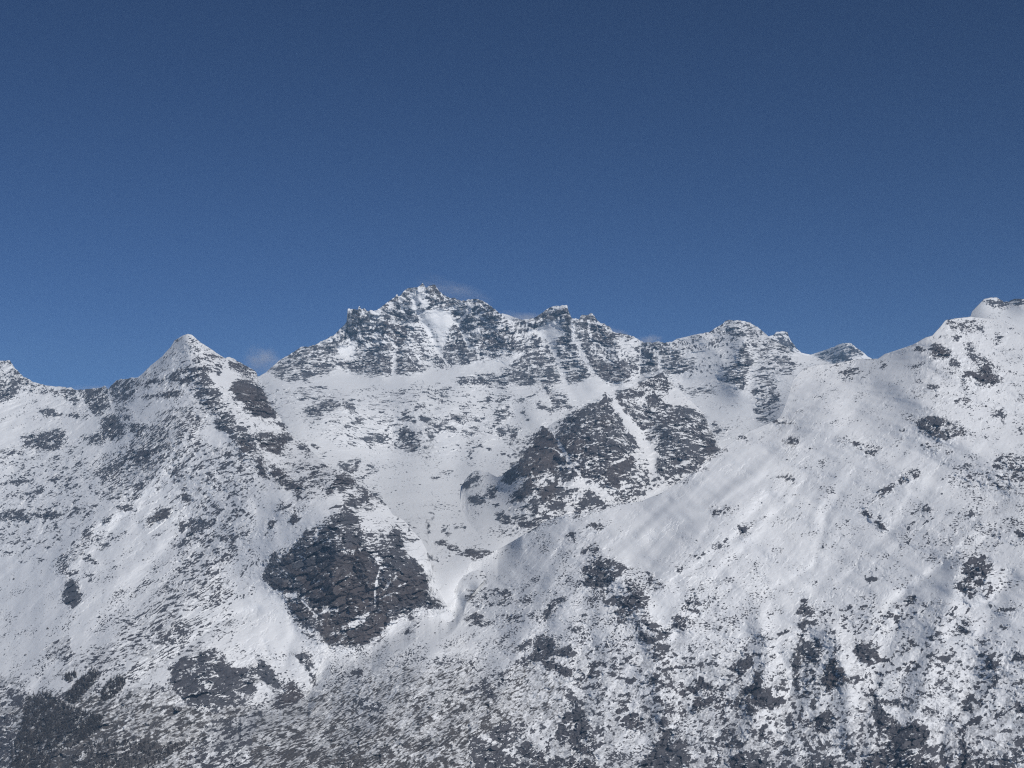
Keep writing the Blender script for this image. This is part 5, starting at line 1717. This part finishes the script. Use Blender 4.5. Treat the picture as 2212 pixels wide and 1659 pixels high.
def boulder_mesh(seed):
    bm = bmesh.new(); bmesh.ops.create_icosphere(bm, subdivisions=3, radius=1.0)
    r = random.Random(seed)
    cuts = [(Vector((r.uniform(-1, 1), r.uniform(-1, 1), r.uniform(-.6, 1))).normalized(), r.uniform(.45, .8)) for _ in range(9)]
    for vtx in bm.verts:
        p = vtx.co.copy()
        for n, h in cuts:                                  # broken, flat-faced stone
            dd = p.dot(n) - h
            if dd > 0: p -= n * dd * .9
        p *= 1 + .06 * math.sin(7 * p.x + seed) * math.cos(6 * p.y + 2 * p.z)
        vtx.co = p
    me = bpy.data.meshes.new('boulder'); bm.to_mesh(me); bm.free(); me.materials.append(bm_mat)
    return me
boulder_meshes = [boulder_mesh(s) for s in (3, 8, 14, 21)]

for i, (mass, sheet, x, y, size, label) in enumerate(BOULDERS):
    u, v = np.array((x, y)) * .25 + np.array(OFF[sheet])
    p = spot(mass, u, v); mpp = (p[1]) * K
    o = bpy.data.objects.new('boulder', boulder_meshes[i % 4]); COL.objects.link(o)
    s = size * mpp * .62
    o.scale = (s * random.uniform(.9, 1.25), s * random.uniform(.8, 1.1), s * random.uniform(.75, .95))
    o.rotation_euler = (random.uniform(-.2, .2), random.uniform(-.2, .2), random.uniform(0, 6.28))
    o.location = (p[0], p[1], p[2] + s * .15)
    tag(o, label, 'boulder', group='boulders lying on the snow slopes')

# ------------------------------------------------------------------ bare larches
bark, nt, b = mat('larch_bark')
nt.links.new(mixc(nt, mrange(nt, tex_noise(nt, .6, 2), .3, .7), (.035, .030, .029), (.075, .064, .058)), b.inputs['Base Color'])
twig, nt, b = mat('larch_twigs')
nt.links.new(mixc(nt, mrange(nt, tex_noise(nt, .25, 3), .35, .65), (.046, .042, .044), (.095, .085, .080)), b.inputs['Base Color'])

def larch_geometry(seed):
    """unit height tree: tapered trunk, tiers of thin drooping boughs with gaps between them"""
    r = random.Random(seed); vs, fs, mi = [], [], []
    for k, (z, rad) in enumerate(((0, .028), (.35, .02), (.7, .011), (1.0, .002))):
        for a in range(5):
            vs.append((math.cos(a * 1.2566) * rad, math.sin(a * 1.2566) * rad, z))
    for k in range(3):
        for a in range(5):
            fs.append((k * 5 + a, k * 5 + (a + 1) % 5, k * 5 + 5 + (a + 1) % 5, k * 5 + 5 + a)); mi.append(0)
    for t in range(9):
        z = .16 + t * .09 + r.uniform(-.02, .02); reach = (.20 * (1 - z) ** .8 + .03) * r.uniform(.75, 1.2)
        for a in range(6):
            if r.random() < .15: continue
            an = a * 1.047 + t * .6 + r.uniform(-.3, .3); c, s = math.cos(an), math.sin(an); q = reach * r.uniform(.6, 1.15)
            w = .034 * (1.2 - z); n = len(vs)
            vs += [(0, 0, z + .012), (c * q * .6 - s * w, s * q * .6 + c * w, z - .03), (c * q, s * q, z + r.uniform(-.07, .0)), (c * q * .6 + s * w, s * q * .6 - c * w, z - .03), (c * q * .55, s * q * .55, z - .085)]
            fs += [(n, n + 1, n + 2), (n, n + 2, n + 3), (n, n + 4, n + 2)]; mi += [1, 1, 1]
    return np.array(vs), fs, mi
larches = [larch_geometry(s) for s in (1, 2, 3, 4)]
larch_meshes = []
for vs, fs, mi in larches:
    me = bpy.data.meshes.new('larch_tree'); me.from_pydata(vs.tolist(), [], fs)
    me.materials.append(bark); me.materials.append(twig); me.polygons.foreach_set('material_index', mi); larch_meshes.append(me)

def inside(pts, n, r):
    x0, y0 = pts.min(0); x1, y1 = pts.max(0); got = []
    while len(got) < n:
        x, y = r.uniform(x0, x1), r.uniform(y0, y1); c = False
        for i in range(len(pts)):
            (xa, ya), (xb, yb) = pts[i], pts[i - 1]
            if (ya > y) != (yb > y) and x < (xb - xa) * (y - ya) / (yb - ya) + xa: c = not c
        if c: got.append((x, y))
    return got

def wood(poly, n, label, r, hmin=6.5, hmax=10.5):
    V, F, M = [], [], []; off = 0
    for (u, v) in inside(poly, n, r):
        if gnoise(np.array([u / 12]), np.array([v / 9]), 77)[0] < -.22 and r.random() < .8: continue
        p = spot('pyramid_peak', u, v); h = r.uniform(hmin, hmax) * p[1] * K
        vs, fs, mi = larches[r.randrange(4)]
        a = r.uniform(0, 6.28); c, s = math.cos(a), math.sin(a)
        q = vs * h; q = np.stack([q[:, 0] * c - q[:, 1] * s, q[:, 0] * s + q[:, 1] * c, q[:, 2]], -1) + p - np.array([0, 0, h * .03])
        V.append(q); F += [tuple(k + off for k in f) for f in fs]; M += mi; off += len(vs)
    me = bpy.data.meshes.new('larch_wood'); me.from_pydata(np.concatenate(V).tolist(), [], F)
    me.materials.append(bark); me.materials.append(twig); me.polygons.foreach_set('material_index', M)
    o = bpy.data.objects.new('larch_wood', me); COL.objects.link(o)
    tag(o, label, 'wood', 'stuff')
rr = random.Random(5)
for pts, n, label in WOODS:
    wood(pl(5, pts), n, label, rr)
k = 0
for group, label, spots in EDGE_TREES:
    for xy in spots.split():
        x, y = (float(c) for c in xy.split(','))
        u, v = np.array((x, y)) * .25 + np.array(OFF[5])
        p = spot('pyramid_peak', u, v); h = rr.uniform(9, 12.5) * p[1] * K
        o = bpy.data.objects.new('larch_tree', larch_meshes[k % 4]); k += 1
        COL.objects.link(o); o.location = p - np.array([0, 0, h * .03]); o.scale = (h * 1.1, h * 1.1, h); o.rotation_euler = (0, 0, rr.uniform(0, 6))
        tag(o, label, 'tree', group=group)

# ------------------------------------------------------------------ snow blown off the ridges
def plume(u, v, d, size, dens, tilt, label):
    bm = bmesh.new(); bmesh.ops.create_icosphere(bm, subdivisions=3, radius=1.0)
    me = bpy.data.meshes.new('blowing_snow'); bm.to_mesh(me); bm.free()
    o = bpy.data.objects.new('blowing_snow', me); COL.objects.link(o)
    o.location = ray_point(np.array(u), np.array(v), d * 1000.0)
    k = d * 1000 * K
    o.scale = (size[0] * k * 1.4, size[1] * k * 1.4, size[2] * k * 1.4); o.rotation_euler = (0, tilt, 0)
    m = bpy.data.materials.new('blown_snow'); m.use_nodes = True; nt = m.node_tree; nt.nodes.clear()
    ou = nt.nodes.new('ShaderNodeOutputMaterial'); pv = nt.nodes.new('ShaderNodeVolumePrincipled')
    pv.inputs['Color'].default_value = (.95, .96, 1, 1); pv.inputs['Anisotropy'].default_value = .0
    tc = nt.nodes.new('ShaderNodeTexCoord')
    ln = nt.nodes.new('ShaderNodeVectorMath'); ln.operation = 'LENGTH'; nt.links.new(tc.outputs['Object'], ln.inputs[0])
    fall = mrange(nt, ln.outputs['Value'], .0, 1.0, 1.0, 0.0)
    nz = nt.nodes.new('ShaderNodeTexNoise'); nz.inputs['Scale'].default_value = 1.7; nz.inputs['Detail'].default_value = 4
    nt.links.new(tc.outputs['Object'], nz.inputs['Vector'])
    mu = nt.nodes.new('ShaderNodeMath'); mu.operation = 'MULTIPLY'
    nt.links.new(fall, mu.inputs[0]); nt.links.new(mrange(nt, nz.outputs['Fac'], .38, .7, 0, .7 * dens / (size[1] * k)), mu.inputs[1])
    nt.links.new(mu.outputs[0], pv.inputs['Density']); nt.links.new(pv.outputs[0], ou.inputs['Volume'])
    me.materials.append(m)
    tag(o, label, 'blowing snow', 'stuff')
plume(566, 778, 9.4, (34, 30, 26), 1.5, .2, 'faint white plume of blown snow rising from the notch right of the pyramid peak')
plume(1130, 688, 10.2, (52, 30, 13), 1.7, .1, 'faint veil of blown snow left of the blunt rock tower on the massif')
plume(1398, 738, 10.0, (26, 20, 12), 1.7, -.2, 'small puff of blown snow at the low notch of the massif ridge')
plume(1330, 722, 9.9, (30, 20, 12), 1.3, .3, 'thin blown snow along the ridge descending right of the rock towers')
plume(980, 628, 10.6, (70, 40, 20), .7, .3, 'very faint blown snow trailing right of the highest summit')
plume(205, 842, 7.9, (60, 25, 9), 1.0, 0, 'low drifting snow along the flat ridge left of the pyramid peak')

# ------------------------------------------------------------------ air
bm = bmesh.new(); bmesh.ops.create_cube(bm, size=1.0)
me = bpy.data.meshes.new('haze'); bm.to_mesh(me); bm.free()
hz = bpy.data.objects.new('haze', me); COL.objects.link(hz)
X0, X1, Y0, Y1, Z0, Z1 = -14200, 14200, -3200, 20200, 1380, 4260
hz.location = ((X0 + X1) / 2, (Y0 + Y1) / 2, (Z0 + Z1) / 2); hz.scale = (X1 - X0, Y1 - Y0, Z1 - Z0)
hm = bpy.data.materials.new('air'); hm.use_nodes = True; nt = hm.node_tree; nt.nodes.clear()
ou = nt.nodes.new('ShaderNodeOutputMaterial'); pv = nt.nodes.new('ShaderNodeVolumePrincipled')
pv.inputs['Color'].default_value = (.34, .60, .91, 1); pv.inputs['Density'].default_value = HAZE
pv.inputs['Anisotropy'].default_value = 0.0
nt.links.new(pv.outputs[0], ou.inputs['Volume'])
me.materials.append(hm)
tag(hz, 'thin blue air between the viewer and the mountains', 'haze', 'stuff')
